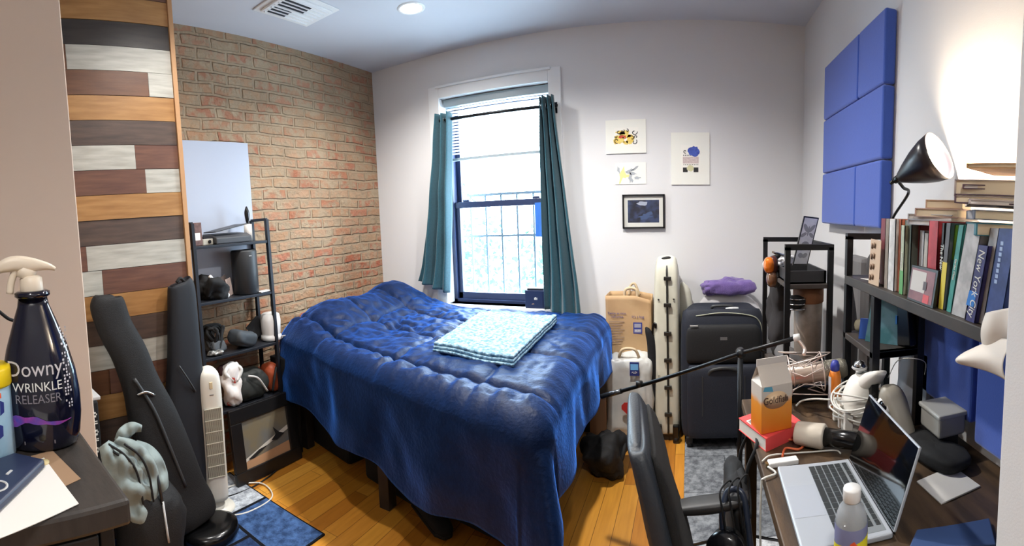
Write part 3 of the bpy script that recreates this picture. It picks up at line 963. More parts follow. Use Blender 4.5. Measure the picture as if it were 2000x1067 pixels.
# tower fan
fan_m = mat('fan_white', (226, 224, 214), .35)
p = Vector((-1.97, 1.115, 0))
t = thing('tower_fan', 'white tower fan standing on the patterned rug', 'fan', p, rz=-.28, ry=.03)
L(t).lathe([(0, 0), (.088, 0), (.092, .008), (.085, .022), (.05, .03), (.032, .045), (.03, .075)], n=36, sx=.85, sy=1.05).build('base', fan_m, t)
b = L(t)
b.loft([(0, 0, .075), (0, 0, .09), (0, 0, .3), (0, 0, .58), (0, 0, .68), (0, 0, .715), (0, 0, .73)], [(.052, .05), (.060, .056), (.060, .056), (.059, .056), (.054, .053), (.038, .04), (.012, .012)], (0, 1, 0), .62, 32)
b.build('body', fan_m, t)
b = L(t).box((.050, -.042, .20), (.0575, .042, .54)); b.build('grille_recess', mat('grille_dark', (92, 90, 78), .6), t)
b = L(t)
for k in range(17): b.box((.057, -.041 + k * .00503, .20), (.0595, -.0388 + k * .00503, .54))
for k in range(7): b.box((.057, -.043, .198 + k * .0565), (.0605, .043, .202 + k * .0565))
b.build('grille', mat('grille_light', (196, 194, 180), .4), t)
L(t).box((.054, -.008, .635), (.0575, .008, .668)).build('button_panel', mat('beige_button', (214, 196, 160), .4), t, bevel=.002)
L(t).box((.055, -.010, .605), (.058, .010, .607)).build('slot', grey_p, t)
wc = mat('white_cord', (216, 214, 206), .45)
b = B().tube([(-2.04, 1.16, .04), (-2.08, 1.30, .012), (-2.0, 1.42, .008), (-1.86, 1.38, .008), (-1.84, 1.22, .009), (-1.89, 1.10, .01)], .004, 8, sub=8)
b.build('power_cord', wc, t)
B().cbox((-1.895, 1.09, .016), (.03, .045, .018), rz=-.5).build('plug', wc, t, bevel=.004)
tag(B().tube([at(385, 985, 'z', .02), at(470, 962, 'z', .008), at(520, 935, 'z', .006), at(560, 900, 'z', .006), at(585, 870, 'z', .006), at(600, 850, 'z', .006)], .0035, 8, sub=8).build('black_cable', black_fab), 'thin black cable crossing the rug and floor to the bed', 'cable')

# rugs
def rug_mat(name, cols, sx, sy, line):
    m = bpy.data.materials.new(name)
    m.use_nodes = True
    nt = m.node_tree; N = nt.nodes; K = nt.links
    b = N['Principled BSDF']; b.inputs['Roughness'].default_value = .95; b.inputs['Specular IOR Level'].default_value = .1
    tc = N.new('ShaderNodeTexCoord')
    br = N.new('ShaderNodeTexBrick')
    br.inputs['Scale'].default_value = 1; br.inputs['Brick Width'].default_value = sx; br.inputs['Row Height'].default_value = sy
    br.inputs['Mortar Size'].default_value = line; br.inputs['Color1'].default_value = (0, 0, 0, 1); br.inputs['Color2'].default_value = (1, 1, 1, 1)
    br.offset = .43; br.squash = 1.3; br.squash_frequency = 2
    K.new(tc.outputs['Object'], br.inputs['Vector'])
    rp = N.new('ShaderNodeValToRGB'); rp.color_ramp.interpolation = 'CONSTANT'
    e = rp.color_ramp.elements
    e[0].position = 0; e[0].color = rgb(cols[0]); e[1].position = .5; e[1].color = rgb(cols[1])
    for p, c in ((.28, cols[2]), (.72, cols[3])):
        q = rp.color_ramp.elements.new(p); q.color = rgb(c)
    K.new(br.outputs['Color'], rp.inputs[0])
    n = N.new('ShaderNodeTexNoise'); n.inputs['Scale'].default_value = 28; n.inputs['Detail'].default_value = 6; n.inputs['Roughness'].default_value = .7
    K.new(tc.outputs['Object'], n.inputs['Vector'])
    g = N.new('ShaderNodeValToRGB'); g.color_ramp.elements[0].position = .38; g.color_ramp.elements[0].color = (.42, .42, .45, 1); g.color_ramp.elements[1].position = .62; g.color_ramp.elements[1].color = (1.15, 1.15, 1.15, 1)
    K.new(n.outputs['Fac'], g.inputs[0])
    mu = N.new('ShaderNodeMixRGB'); mu.blend_type = 'MULTIPLY'; mu.inputs[0].default_value = 1
    K.new(rp.outputs[0], mu.inputs[1]); K.new(g.outputs[0], mu.inputs[2])
    dk = N.new('ShaderNodeMixRGB'); dk.inputs[2].default_value = rgb((22, 24, 30))
    K.new(br.outputs['Fac'], dk.inputs[0]); K.new(mu.outputs[0], dk.inputs[1])
    K.new(dk.outputs[0], b.inputs['Base Color'])
    bp = N.new('ShaderNodeBump'); bp.inputs['Strength'].default_value = .6; bp.inputs['Distance'].default_value = .01
    K.new(n.outputs['Fac'], bp.inputs['Height']); K.new(bp.outputs[0], b.inputs['Normal'])
    return m
r0, r1 = at(440, 930, 'z', 0), at(625, 1067, 'z', 0)
tag(B().box((-2.22, .10, .0005), (-1.46, 1.36, .009)).build('area_rug', rug_mat('blue_patch_rug', [(196, 204, 212), (70, 100, 148), (120, 132, 144), (52, 74, 116)], .42, .24, .009), loc=(-1.46, 1.36, 0), bevel=.003), 'blue and grey patchwork rug on the left under the tower fan', 'rug')
tag(B().box((-.03, 1.55, .0005), (.72, 2.75, .009)).build('area_rug', rug_mat('grey_patch_rug', [(136, 140, 144), (206, 208, 210), (92, 96, 100), (160, 164, 168)], .30, .34, .0015), loc=(-.03, 2.17, 0), bevel=.003), 'grey patchwork rug in front of the navy suitcase', 'rug')

# ---------------------------------------------------------------- bags and cases on the left
cordura = mat('cordura_black', (14, 14, 16), .75, bump=.2, bscale=250)
t = thing('guitar_bag', 'black padded guitar bag with a long neck leaning against the planks', 'guitar bag', (-1.84, .91, .075), group='guitar bags')
P0 = at(208, 590, 'x', -1.95)
pts = [P0 + Vector((0, 0, .03)), P0, at(225, 640, 'x', -1.94), at(252, 690, 'x', -1.925), at(275, 750, 'x', -1.91), at(298, 815, 'x', -1.89), at(325, 890, 'x', -1.87), at(350, 960, 'x', -1.86), Vector((-1.84, .905, .13)), Vector((-1.835, .915, .085))]
wd = [(.03, .02), (.076, .04), (.079, .044), (.081, .046), (.086, .050), (.112, .052), (.122, .054), (.126, .056), (.126, .056), (.108, .05)]
B().loft(pts, wd, (0, 1, 0), .7, 32, 6).build('bag_body', cordura, t)
b = B().tube([at(262, 740, 'x', -1.862), at(300, 800, 'x', -1.842), at(330, 870, 'x', -1.82), at(362, 950, 'x', -1.81)], .008, 8, sub=6)
b.build('zip', mat('zip_grey', (52, 54, 56), .5), t)
B().tube([at(268, 772, 'x', -1.852), at(285, 766, 'x', -1.842), at(302, 772, 'x', -1.852)], .006, 8, sub=5).build('buckle', mat('steel_ring'), t)
tag(B().lathe([(0, 0), (.12, 0), (.135, .02), (.13, .05), (.10, .06), (0, .062)], (-1.80, .98, .012), 36, sx=.8).build('stand_base', mat('black_gloss'), loc=(-1.80, .98, .012)), 'glossy black round stand base on the rug beside the fan', 'stand base')
t = thing('guitar_bag', 'upright black guitar bag standing next to the rack', 'guitar bag', (-1.965, .95, 0), group='guitar bags')
pts = [at(352, 552, 'x', -1.965), at(354, 562, 'x', -1.965), at(357, 620, 'x', -1.965), at(360, 700, 'x', -1.965), at(362, 760, 'x', -1.965), at(361, 830, 'x', -1.965), (-1.965, .95, .15), (-1.965, .945, .02)]
B().loft(pts, [(.050, .028), (.066, .036), (.074, .040), (.084, .042), (.10, .042), (.108, .042), (.108, .042), (.095, .036)], (0, 1, 0), .6, 32, 6).build('bag_body', mat('bag_navy_black', (20, 24, 32), .7), t)
B().tube([at(345, 552, 'x', -1.95), at(352, 544, 'x', -1.95), at(362, 552, 'x', -1.95)], .008, 8, sub=6).build('carry_loop', cordura, t)
B().tube([at(350, 715, 'x', -1.915), at(368, 742, 'x', -1.912), at(382, 765, 'x', -1.92)], .004, 8, sub=6).build('strap', mat('zip_grey'), t)
# case behind with white lettering down its side
t = thing('instrument_case', 'black case with white lettering down its edge beside the closet wall', 'case', (-2.0, .55, 0))
e0 = at(182, 760, 'x', -1.72)
B().box((-1.90, .40, 0), (-1.72, e0.y + .015, .76)).build('case_body', black_fab, t, bevel=.006)
B().box((-1.90, e0.y - .03, .76), (-1.73, e0.y + .03, .775)).build('case_handle', mat('light_grey'), t, bevel=.004)
b = B()
for k, (h, w2) in enumerate([(.02, .012), (.012, .02), (.022, .014), (.01, .02), (.02, .01), (0, 0), (.024, .016), (.012, .02), (.02, .012), (.014, .02), (.022, .012)]):
    z = .72 - k * .034
    if h: b.box((-1.7202, e0.y - .004 - w2 / 2, z - h), (-1.7190, e0.y - .004 + w2 / 2, z)).box((-1.7202, e0.y - .014, z - h * .6), (-1.7190, e0.y + .006, z - h * .3))
b.build('side_lettering', mat('white_ink', (225, 225, 220), .6), t)
# grey jacket over the side of the case
gj = mat('jacket_grey_green', (142, 154, 152), .8, c2=(126, 138, 136), scale=14, bump=.1)
t = thing('jacket', 'light grey jacket draped beside the dresser and the guitar bag', 'jacket', (-1.66, .62, 0))
def strip(cs_, hw, x0, bulge, nm, m=None):
    """a soft strip of cloth following pixel centres cs_ with half widths hw"""
    C_ = spline([Vector((a, b, 0)) for a, b in cs_], 8)
    H_ = spline([Vector((h, 0, 0)) for h in hw], 8)
    n = len(C_) - 1
    def fn(u, v):
        k = min(int(v * n), n - 1); f = v * n - k
        c = C_[k] * (1 - f) + C_[k + 1] * f; h = H_[k].x * (1 - f) + H_[k + 1].x * f
        d = (C_[k + 1] - C_[k]).normalized()
        q = c + Vector((-d.y, d.x, 0)) * h * (2 * u - 1)
        x = x0 + bulge * math.sin(u * math.pi) ** .7 + .030 * noise.noise(Vector((q.x * .055, q.y * .035, 5)))
        return at(q.x, q.y, 'x', x)
    return B().sheet(fn, 16, 40).build(nm, m or gj, t, solid=.008)
strip([(203, 868), (228, 900), (254, 948), (270, 990), (288, 1030)], [10, 30, 36, 30, 12], -1.64, .022, 'sleeve')
strip([(225, 862), (254, 884), (279, 915), (291, 955), (294, 985)], [10, 24, 26, 22, 14], -1.66, .022, 'front')
strip([(262, 868), (284, 886), (303, 915), (311, 950), (313, 976)], [8, 18, 20, 17, 11], -1.68, .022, 'hem')
strip([(230, 862), (243, 846), (259, 836), (276, 837)], [6, 12, 10, 5], -1.68, .015, 'collar')
for pp in ([(212, 868), (244, 890), (268, 925), (280, 985)], [(243, 868), (272, 890), (290, 925), (300, 980)], [(205, 880), (225, 885), (250, 905)]):
    B().tube([at(a, b_, 'x', -1.62) for a, b_ in pp], .0045, 6, sub=8).build('dark_trim', cordura, t)
t = thing('backpack', 'black bag on the floor below the grey jacket', 'bag', (-1.72, .63, 0))
B().soft((-1.74, .66, .20), (.14, .13, .20), .55, .03, 8, 21).build('bag_body', cordura, t)
t = thing('trekking_pole', 'thin grey telescopic pole leaning beside the grey jacket', 'pole', (-1.62, .80, 0))
B().tube([at(299, 890, 'x', -1.68), at(318, 985, 'x', -1.62)], .006, 10).build('upper_tube', mat('pole_dark', (60, 62, 66), .4, .5), t)
B().tube([at(318, 980, 'x', -1.62), at(327, 1042, 'x', -1.60), at(330, 1060, 'x', -1.60)], .0045, 10).build('lower_tube', mat('light_grey'), t)

# ---------------------------------------------------------------- dresser in the near left corner
TZ = 1.03
c0 = at(255, 975, 'z', TZ)
dk = mat('dresser_top', (56, 50, 46), .45, c2=(44, 40, 37), scale=18, detail=6, stretch=(1, 5, 1), bump=.05)
dbk = mat('dresser_black', (26, 25, 25), .5)
x1, y1 = c0.x, c0.y
t = thing('dresser', 'black brown dresser top with drawers in the near left corner', 'dresser', (x1 - .3, y1 - .4, 0))
B().box((x1 - .52, y1 - .9, TZ - .035), (x1, y1, TZ)).build('top_board', dk, t, bevel=.006)
B().box((x1 - .50, y1 - .04, 0), (x1 - .02, y1 - .02, TZ - .035)).build('side_panel', dbk, t, bevel=.002)
B().box((x1 - .50, y1 - .88, 0), (x1 - .02, y1 - .86, TZ - .035)).build('side_panel', dbk, t, bevel=.002)
B().box((x1 - .51, y1 - .88, 0), (x1 - .50, y1 - .02, TZ - .035)).build('back_panel', dbk, t)
for k in range(4):
    z0 = .07 + k * .235
    d = B().box((x1 - .03, y1 - .855, z0), (x1 - .008, y1 - .045, z0 + .215)).build('drawer', dbk, t, bevel=.003)
    B().box((x1 - .008, y1 - .55, z0 + .10), (x1 + .006, y1 - .35, z0 + .112)).build('handle', rod_m, d, bevel=.002)
B().box((x1 - .05, y1 - .86, 0), (x1 - .03, y1 - .04, .06)).build('plinth', dbk, t)

# spray bottle
p = at(88, 868, 'z', TZ)
p = Vector((p.x, p.y, TZ))
D = math.hypot(p.x, p.y)
S = D / .71 * 1.0
ang = math.atan2(-p.y, -p.x)                      # faces the viewer
t = thing('spray_bottle', 'large navy black wrinkle releaser bottle with a cream trigger sprayer', 'spray bottle', p, rz=ang)
bot = mat('bottle_navy', (12, 14, 34), .12, coat=.4)
cream = mat('sprayer_cream', (226, 212, 192), .4)
prof = [(0, 0), (.40, 0), (.46, .02), (.50, .08), (.535, .20), (.54, .32), (.50, .47), (.42, .62), (.30, .78), (.22, .88), (.20, .93)]
Hb, Wb = .225 * S, .112 * S
L(t).lathe([(r * Wb, z * Hb / .93) for r, z in prof], n=48, sx=.62, sy=1).build('bottle_body', bot, t)
L(t).lathe([(.10 * Wb * 2, Hb), (.122 * Wb * 2, Hb + .004), (.122 * Wb * 2, Hb + .010), (.098 * Wb * 2, Hb + .013)], n=32).build('neck_ring', bot, t)
L(t).lathe([(.0145 * S * 1.15, Hb + .008), (.0155 * S * 1.15, Hb + .012), (.0150 * S * 1.15, Hb + .030 * S), (.012 * S, Hb + .034 * S)], n=32).build('collar', cream, t)
b = L(t)
zz = Hb + .045 * S
b.loft([(0, -.010 * S, Hb + .030 * S), (0, -.004 * S, zz)], [(.013 * S, .011 * S), (.016 * S, .012 * S)], (0, 1, 0), .8, 24, 2)
b.loft([(0, .038 * S, zz - .004 * S), (0, .026 * S, zz + .001 * S), (0, 0, zz + .006 * S), (0, -.022 * S, zz + .009 * S), (0, -.040 * S, zz + .006 * S), (0, -.052 * S, zz - .002 * S)], [(.006 * S, .003 * S), (.010 * S, .006 * S), (.012 * S, .011 * S), (.012 * S, .012 * S), (.011 * S, .010 * S), (.006 * S, .004 * S)], (1, 0, 0), .8, 24, 6)
b.build('sprayer_head', cream, t)
L(t).tube([(0, -.022 * S, zz), (0, -.030 * S, zz - .018 * S), (0, -.034 * S, zz - .036 * S)], .006 * S, 10, sub=6).build('trigger', cream, t)
ink = mat('silver_ink', (196, 192, 196), .4)
def on_body(y, z, off=.0006):
    f = z / Hb * .93
    r = 0
    for (r0, z0), (r1, z1) in zip(prof, prof[1:]):
        if z0 <= f <= z1: r = r0 + (r1 - r0) * (f - z0) / (z1 - z0)
    r *= Wb
    k = min(abs(y) / r, .98)
    return Vector((r * .62 * math.sqrt(1 - k * k) + off, y, z))
def wrapped(nm, s_, y, z, size, m_, squeeze=1):
    """lettering bent around the bottle"""
    text(nm, s_, m_, t, None, size, squeeze=squeeze, wrap=lambda a, c: loc_of(t) @ on_body(y + a, z + c, .0009))
wrapped('brand_lettering', 'Downy', -.006 * S, Hb * .55, .031 * S, ink, .9)
wrapped('product_lettering', 'WRINKLE', -.004 * S, Hb * .435, .0185 * S, mat('white_ink', (225, 225, 220), .6), .92)
wrapped('product_lettering', 'RELEASER', -.004 * S, Hb * .36, .0180 * S, mat('grey_ink', (120, 116, 124), .5), .88)
b = L(t)
def band(y0, y1, z0, z1, f0=0, f1=0, n=14):
    vs = []
    for i in range(n + 1):
        y = y0 + (y1 - y0) * i / n
        k = i / n
        zc = (z0 + z1) / 2 + f0 * math.sin(k * 6)
        h = (z1 - z0) / 2 * (1 - .9 * k) ** 1 * (.5 + .5 * math.sin(k * 9 + 1) ** 2)
        vs += [on_body(y, zc - h, .0007), on_body(y, zc + h, .0007)]
    b.add(vs, [(2 * i, 2 * i + 2, 2 * i + 3, 2 * i + 1) for i in range(n)])
band(-.045 * S, .042 * S, Hb * .17, Hb * .255, .004 * S)
b.build('swirl_print', mat('swirl', (150, 60, 150), .4, c2=(70, 70, 170), scale=40), t)
b = L(t)
rs = random.Random(8)
for r0 in range(26):
    z0_ = Hb * (.28 + r0 * .020)
    for q0_ in range(3):
        y = (.036 + .004 * q0_) * S
        if rs.random() < .3: continue
        w__ = rs.uniform(.0015, .003) * S
        b.add([on_body(y, z0_, .0009), on_body(y + w__, z0_, .0009), on_body(y + w__, z0_ + Hb * .013, .0009), on_body(y, z0_ + Hb * .013, .0009)], [(0, 1, 2, 3)])
b.build('side_print', ink, t)
b = L(t)
b.add([on_body(-.030 * S, Hb * .06), on_body(.016 * S, Hb * .06), on_body(.016 * S, Hb * .085), on_body(-.030 * S, Hb * .085)], [(0, 1, 2, 3)])
b.build('foot_print', mat('grey_ink'), t)

# wipes canister with the yellow lid
q0 = at(-14, 888, 'z', TZ)
t = thing('wipes_canister', 'pale blue wipes canister with a bright yellow lid at the photo edge', 'canister', q0, rz=math.atan2(-q0.y, -q0.x))
R0 = 0.040
L(t).lathe([(0, 0), (R0 * .96, 0), (R0, .004), (R0, .118), (R0 * .97, .12)], n=40).build('tub', mat('tub_blue', (150, 190, 216), .4, c2=(176, 206, 226), scale=20), t)
L(t).lathe([(R0 * 1.04, .119), (R0 * 1.07, .122), (R0 * 1.07, .145), (R0 * 1.02, .150), (0, .150)], n=40).build('lid', mat('lid_yellow', (240, 208, 20), .4), t)
b = L(t)
for k in range(9):
    a = -.5 + k * .13; z = .02 + (k * 37 % 80) / 1000
    c = [(R0 + .0006) * math.cos(a), (R0 + .0006) * math.sin(a)]
    b.add([((R0 + .0006) * math.cos(a + da), (R0 + .0006) * math.sin(a + da), z + dz) for da, dz in ((-.1, 0), (.1, .004), (.12, .02), (-.06, .024))], [(0, 1, 2, 3)])
b.build('flower_print', mat('print_navy', (40, 54, 130), .4), t)
b = L(t)
vs = []
for a in (.0, .2, .4, .55): vs += [((R0 + .0008) * math.cos(a), (R0 + .0008) * math.sin(a), .104), ((R0 + .0008) * math.cos(a), (R0 + .0008) * math.sin(a), .112)]
b.add(vs, [(0, 2, 3, 1), (2, 4, 5, 3), (4, 6, 7, 5)])
b.build('orange_print', mat('orange_red', (234, 92, 52), .5), t)

# phone case, paper, brown card
def flat(name, pts, z, h, m, label, cat, bevel=.001):
    w_ = [at(x, y, 'z', z) for x, y in pts]
    cx = sum(p.x for p in w_) / len(w_); cy = sum(p.y for p in w_) / len(w_)
    return tag(B().prism([(p.x, p.y) for p in (w_ if sum((w_[i].x * w_[(i + 1) % len(w_)].y - w_[(i + 1) % len(w_)].x * w_[i].y) for i in range(len(w_))) > 0 else w_[::-1])], z, z + h).build(name, m, loc=(cx, cy, z), bevel=bevel), label, cat)
flat('paper_sheet', [(-60, 950), (86, 895), (154, 985), (-60, 1075)], TZ + .0012, .0008, mat('paper_white', (226, 222, 216), .6), 'white paper sheet on the dresser under the dark phone', 'paper', 0)
flat('brown_card', [(60, 892), (102, 880), (158, 936), (118, 955)], TZ + .0004, .0006, mat('kraft', (150, 120, 92), .7), 'small brown card on the dresser behind the white paper', 'card', 0)
pk = at(84, 903, 'z', TZ + .003)
tag(B().lathe([(0, 0), (.010, 0), (.010, .002), (0, .003)], (pk.x, pk.y, TZ + .0015), 20).build('button_disc', mat('disc_cream', (206, 186, 136), .4), loc=(pk.x, pk.y, TZ + .0015)), 'small cream disc lying on the brown card', 'disc')
zp = TZ + .0035
pa, pb, pc, pd = at(-75, 935, 'z', zp), at(30, 898, 'z', zp), at(89, 912, 'z', zp), at(-20, 1020, 'z', zp)
t = thing('phone_case', 'dark blue phone with a light ring lying on the white paper', 'phone', ((pa.x + pc.x) / 2, (pa.y + pc.y) / 2, TZ + .0022))
ww_ = [pa, pb, pc, pd]
area = sum(ww_[i].x * ww_[(i + 1) % 4].y - ww_[(i + 1) % 4].x * ww_[i].y for i in range(4))
ww_ = ww_ if area > 0 else ww_[::-1]
B().prism([(v.x, v.y) for v in ww_], TZ + .0022, TZ + .016).build('case_shell', mat('case_blue', (38, 48, 74), .4), t, bevel=.004, seg=3)
m_ = at(-6, 950, 'z', TZ + .0165)
b = B()
b.lathe([(.016, 0), (.016, .0008), (.0125, .0008), (.0125, 0)], (m_.x, m_.y, TZ + .0162), 32, caps=False)
b.build('ring', mat('light_grey'), t)
m_ = at(18, 923, 'z', TZ + .0165)
B().cbox((m_.x, m_.y, TZ + .0165), (.004, .014, .0012), rz=.9).build('tab', mat('light_grey'), t)
# cables behind the bottle
tag(B().tube([Vector((-.80, -.05, TZ + .005)), at(-30, 640, 'x', -.95), at(-20, 600, 'x', -1.0), at(15, 622, 'x', -1.02), at(40, 640, 'x', -1.04), at(45, 720, 'x', -1.04), Vector((-1.0, .12, TZ + .005))], .004, 8, sub=8).build('hanging_cable', black_fab), 'black cable rising from behind the spray bottle', 'cable')

# ================================================================ AGAINST THE WINDOW WALL
def on_wall(name, pts, label, cat, group=None, th=.012):
    """empty for a flat thing hung on the window wall: returns thing, x0, x1, z0, z1"""
    P = [at(x, y, 'y', YB) for x, y in pts]
    x0, x1 = (P[0].x + P[3].x) / 2, (P[1].x + P[2].x) / 2
    z1, z0 = (P[0].z + P[1].z) / 2, (P[2].z + P[3].z) / 2
    t = thing(name, label, cat, ((x0 + x1) / 2, YB, z0), group=group)
    return t, x0, x1, z0, z1
card_w = mat('mat_board', (236, 236, 228), .6)
ink_k = mat('ink_black', (26, 24, 26), .6)
R2 = random.Random(11)
def blob2d(b, cx, cz, rx, rz, y, n=14, jag=.3, rot=0):
    vs = []
    for i in range(n):
        a = 2 * math.pi * i / n
        k = 1 + R2.uniform(-jag, jag)
        u, v = rx * k * math.cos(a), rz * k * math.sin(a)
        vs.append((cx + u * math.cos(rot) - v * math.sin(rot), y, cz + u * math.sin(rot) + v * math.cos(rot)))
    b.add(vs, [tuple(range(n))])
def swirl(b, cx, cz, r, y, turns=.8, w_=.0025, a0=0):
    pts = [(cx + r * (.3 + .7 * k / 9) * math.cos(a0 + k / 9 * turns * 2 * math.pi), y, cz + r * (.3 + .7 * k / 9) * math.sin(a0 + k / 9 * turns * 2 * math.pi)) for k in range(10)]
    b.tube(pts, w_, 5)
# 1: large landscape art, yellow and black swirls
t, x0, x1, z0, z1 = on_wall('art_print', [(1182, 237), (1261, 232), (1263, 298), (1185, 302)], 'white mounted abstract print with yellow shapes and black curls', 'picture', 'unframed prints on the wall')
B().box((x0, YB - .008, z0), (x1, YB - .001, z1)).build('mount', card_w, t)
cx, cz = (x0 + x1) / 2, (z0 + z1) / 2 - .005
B().box((cx - .075, YB - .0085, cz - .058), (cx + .08, YB - .008, cz + .06)).build('sheet', mat('sheet_cream', (240, 238, 230), .6), t)
b = B()
for dx, dz, rx, rz in ((-.045, -.015, .035, .03), (-.01, .012, .04, .025), (.03, -.012, .025, .028), (-.03, .03, .03, .012), (.0, -.035, .016, .014)): blob2d(b, cx + dx, cz + dz, rx, rz, YB - .0092)
b.build('yellow_shapes', mat('paint_yellow', (222, 182, 60), .5, c2=(236, 214, 120), scale=40), t)
b = B(); blob2d(b, cx - .03, cz + .004, .02, .008, YB - .0096, rot=.3); blob2d(b, cx - .005, cz + .0, .006, .012, YB - .0096)
b.build('red_shapes', mat('paint_red', (196, 60, 36), .5), t)
b = B()
for dx, dz, r, a in ((-.058, -.02, .018, 0), (-.045, .035, .014, 1), (-.02, .04, .012, 2), (.01, .042, .01, 3), (.055, .03, .02, 1.4), (.04, -.006, .016, 4), (.055, -.03, .018, 2), (.065, .0, .012, 5), (-.065, .005, .01, 2)): swirl(b, cx + dx, cz + dz, r, YB - .0095, a0=a)
b.build('curls', ink_k, t)
# 2: small sketch
t, x0, x1, z0, z1 = on_wall('art_print', [(1201, 319), (1261, 317), (1263, 359), (1202, 361)], 'small pale sketch of grey and yellow leaves on the wall', 'picture', 'unframed prints on the wall')
B().box((x0, YB - .004, z0), (x1, YB - .001, z1)).build('sheet', mat('sheet_cream'), t)
cx, cz = (x0 + x1) / 2, (z0 + z1) / 2
b = B(); blob2d(b, cx - .055, cz - .01, .014, .045, YB - .0045, rot=-.3, jag=.4); blob2d(b, cx - .04, cz - .015, .025, .014, YB - .0046, jag=.5)
b.build('yellow_wash', mat('wash_yellow', (228, 224, 150), .6), t)
b = B()
for dx, dz, rx, rz, ro in ((.0, .02, .03, .008, .3), (.015, .0, .034, .009, -.2), (.0, -.03, .012, .03, .2), (.03, .03, .024, .006, .6), (.045, -.03, .02, .008, .1), (-.075, .02, .008, .025, .2)): blob2d(b, cx + dx, cz + dz, rx, rz, YB - .0044, rot=ro, jag=.45)
b.build('grey_wash', mat('wash_grey', (170, 176, 182), .6), t)
# 3: tall mounted print with the blue flower
t, x0, x1, z0, z1 = on_wall('art_print', [(1310, 260), (1385, 259), (1387, 360), (1312, 362)], 'tall white mounted print with a blue flower over black patterns', 'picture', 'unframed prints on the wall')
B().box((x0, YB - .008, z0), (x1, YB - .001, z1)).build('mount', card_w, t)
cx, cz = (x0 + x1) / 2 + .002, (z0 + z1) / 2
B().box((cx - .06, YB - .0084, cz - .085), (cx + .06, YB - .008, cz + .085)).build('sheet', mat('sheet_cream'), t)
b = B(); blob2d(b, cx + .018, cz + .045, .034, .032, YB - .0095, 20, .18); b.build('blue_flower', mat('paint_blue', (70, 96, 190), .5, c2=(50, 70, 160), scale=70), t)
b = B()
b.box((cx - .05, YB - .0088, cz - .085), (cx - .02, YB - .0084, cz - .055)).box((cx + .018, YB - .0088, cz - .085), (cx + .048, YB - .0084, cz - .055))
for k in range(9): b.box((cx - .048 + k * .011, YB - .0088, cz + .018), (cx - .042 + k * .011, YB - .0084, cz + .024)).box((cx - .046 + k * .011, YB - .0088, cz - .04), (cx - .041 + k * .011, YB - .0084, cz - .035))
swirl(b, cx - .035, cz + .045, .012, YB - .0088)
b.build('black_pattern', ink_k, t)
b = B().box((cx - .05, YB - .0087, cz - .03), (cx + .05, YB - .0084, cz + .012)); b.build('pink_field', mat('pale_pink', (214, 200, 196), .6, c2=(190, 170, 168), scale=120), t)
b = B(); blob2d(b, cx - .002, cz - .06, .022, .02, YB - .009, 18, .12); b.build('cream_flower', mat('paint_cream', (206, 202, 160), .6), t)
# 4: black framed landscape photo
t, x0, x1, z0, z1 = on_wall('picture_frame', [(1216, 381), (1298, 379), (1299, 445), (1217, 448)], 'black framed blue grey landscape picture with a white mat on the wall', 'picture')
f = .011
b = B().box((x0, YB - .022, z0), (x1, YB, z0 + f)).box((x0, YB - .022, z1 - f), (x1, YB, z1)).box((x0, YB - .022, z0), (x0 + f, YB, z1)).box((x1 - f, YB - .022, z0), (x1, YB, z1))
b.build('frame', mat('frame_black'), t, bevel=.001)
B().box((x0 + f, YB - .010, z0 + f), (x1 - f, YB - .002, z1 - f)).build('mat_board', card_w, t)
B().box((x0 + .034, YB - .0105, z0 + .038), (x1 - .036, YB - .010, z1 - .036)).build('picture_sheet', mat('photo_blue', (62, 76, 112), .4, c2=(40, 42, 56), scale=26, detail=5, ramp=(.4, .6)), t)
b = B(); blob2d(b, (x0 + x1) / 2 - .008, z1 - .058, .034, .016, YB - .011, 12, .25); b.build('sky_patch', mat('photo_sky', (178, 186, 204), .5), t)
b = B(); blob2d(b, (x0 + x1) / 2 + .01, (z0 + z1) / 2 - .03, .045, .018, YB - .0112, 22, .5, .25); b.build('water_patch', mat('photo_water', (70, 92, 134), .5), t)
B().box((x0 + f, YB - .016, z0 + f), (x1 - f, YB - .0145, z1 - f)).build('front_glass', glass('picture_glass', (252, 252, 252), .05, .04), t)

# small radio on the sill
rp = at(1050, 598, 'y', 2.98)
t = thing('speaker_box', 'small navy box with a white logo mark on the sill at the curtain', 'box', (-1.03, 2.985, WZ0))
B().box((-1.10, 2.955, WZ0), (-.955, 3.02, .865)).build('box_body', mat('navy_box', (26, 40, 74), .5), t, bevel=.005)
B().box((-1.085, 2.96, .866), (-.97, 3.015, .878)).build('top_lid', mat('frame_black'), t, bevel=.002)
b = B()
for k in range(3): b.box((-1.032 + k * .008, 2.9535, .80), (-1.027 + k * .008, 2.955, .815 + .004 * (k == 1)))
b.build('logo_mark', mat('white_ink'), t)
tag(B().tube([(-1.07, 2.962, .758), (-1.04, 2.958, .772), (-1.01, 2.965, .758)], .004, 8, sub=5).build('tan_loop', mat('tan_strap', (190, 150, 110), .6)), 'small tan strap loop on the sill before the navy box', 'strap')

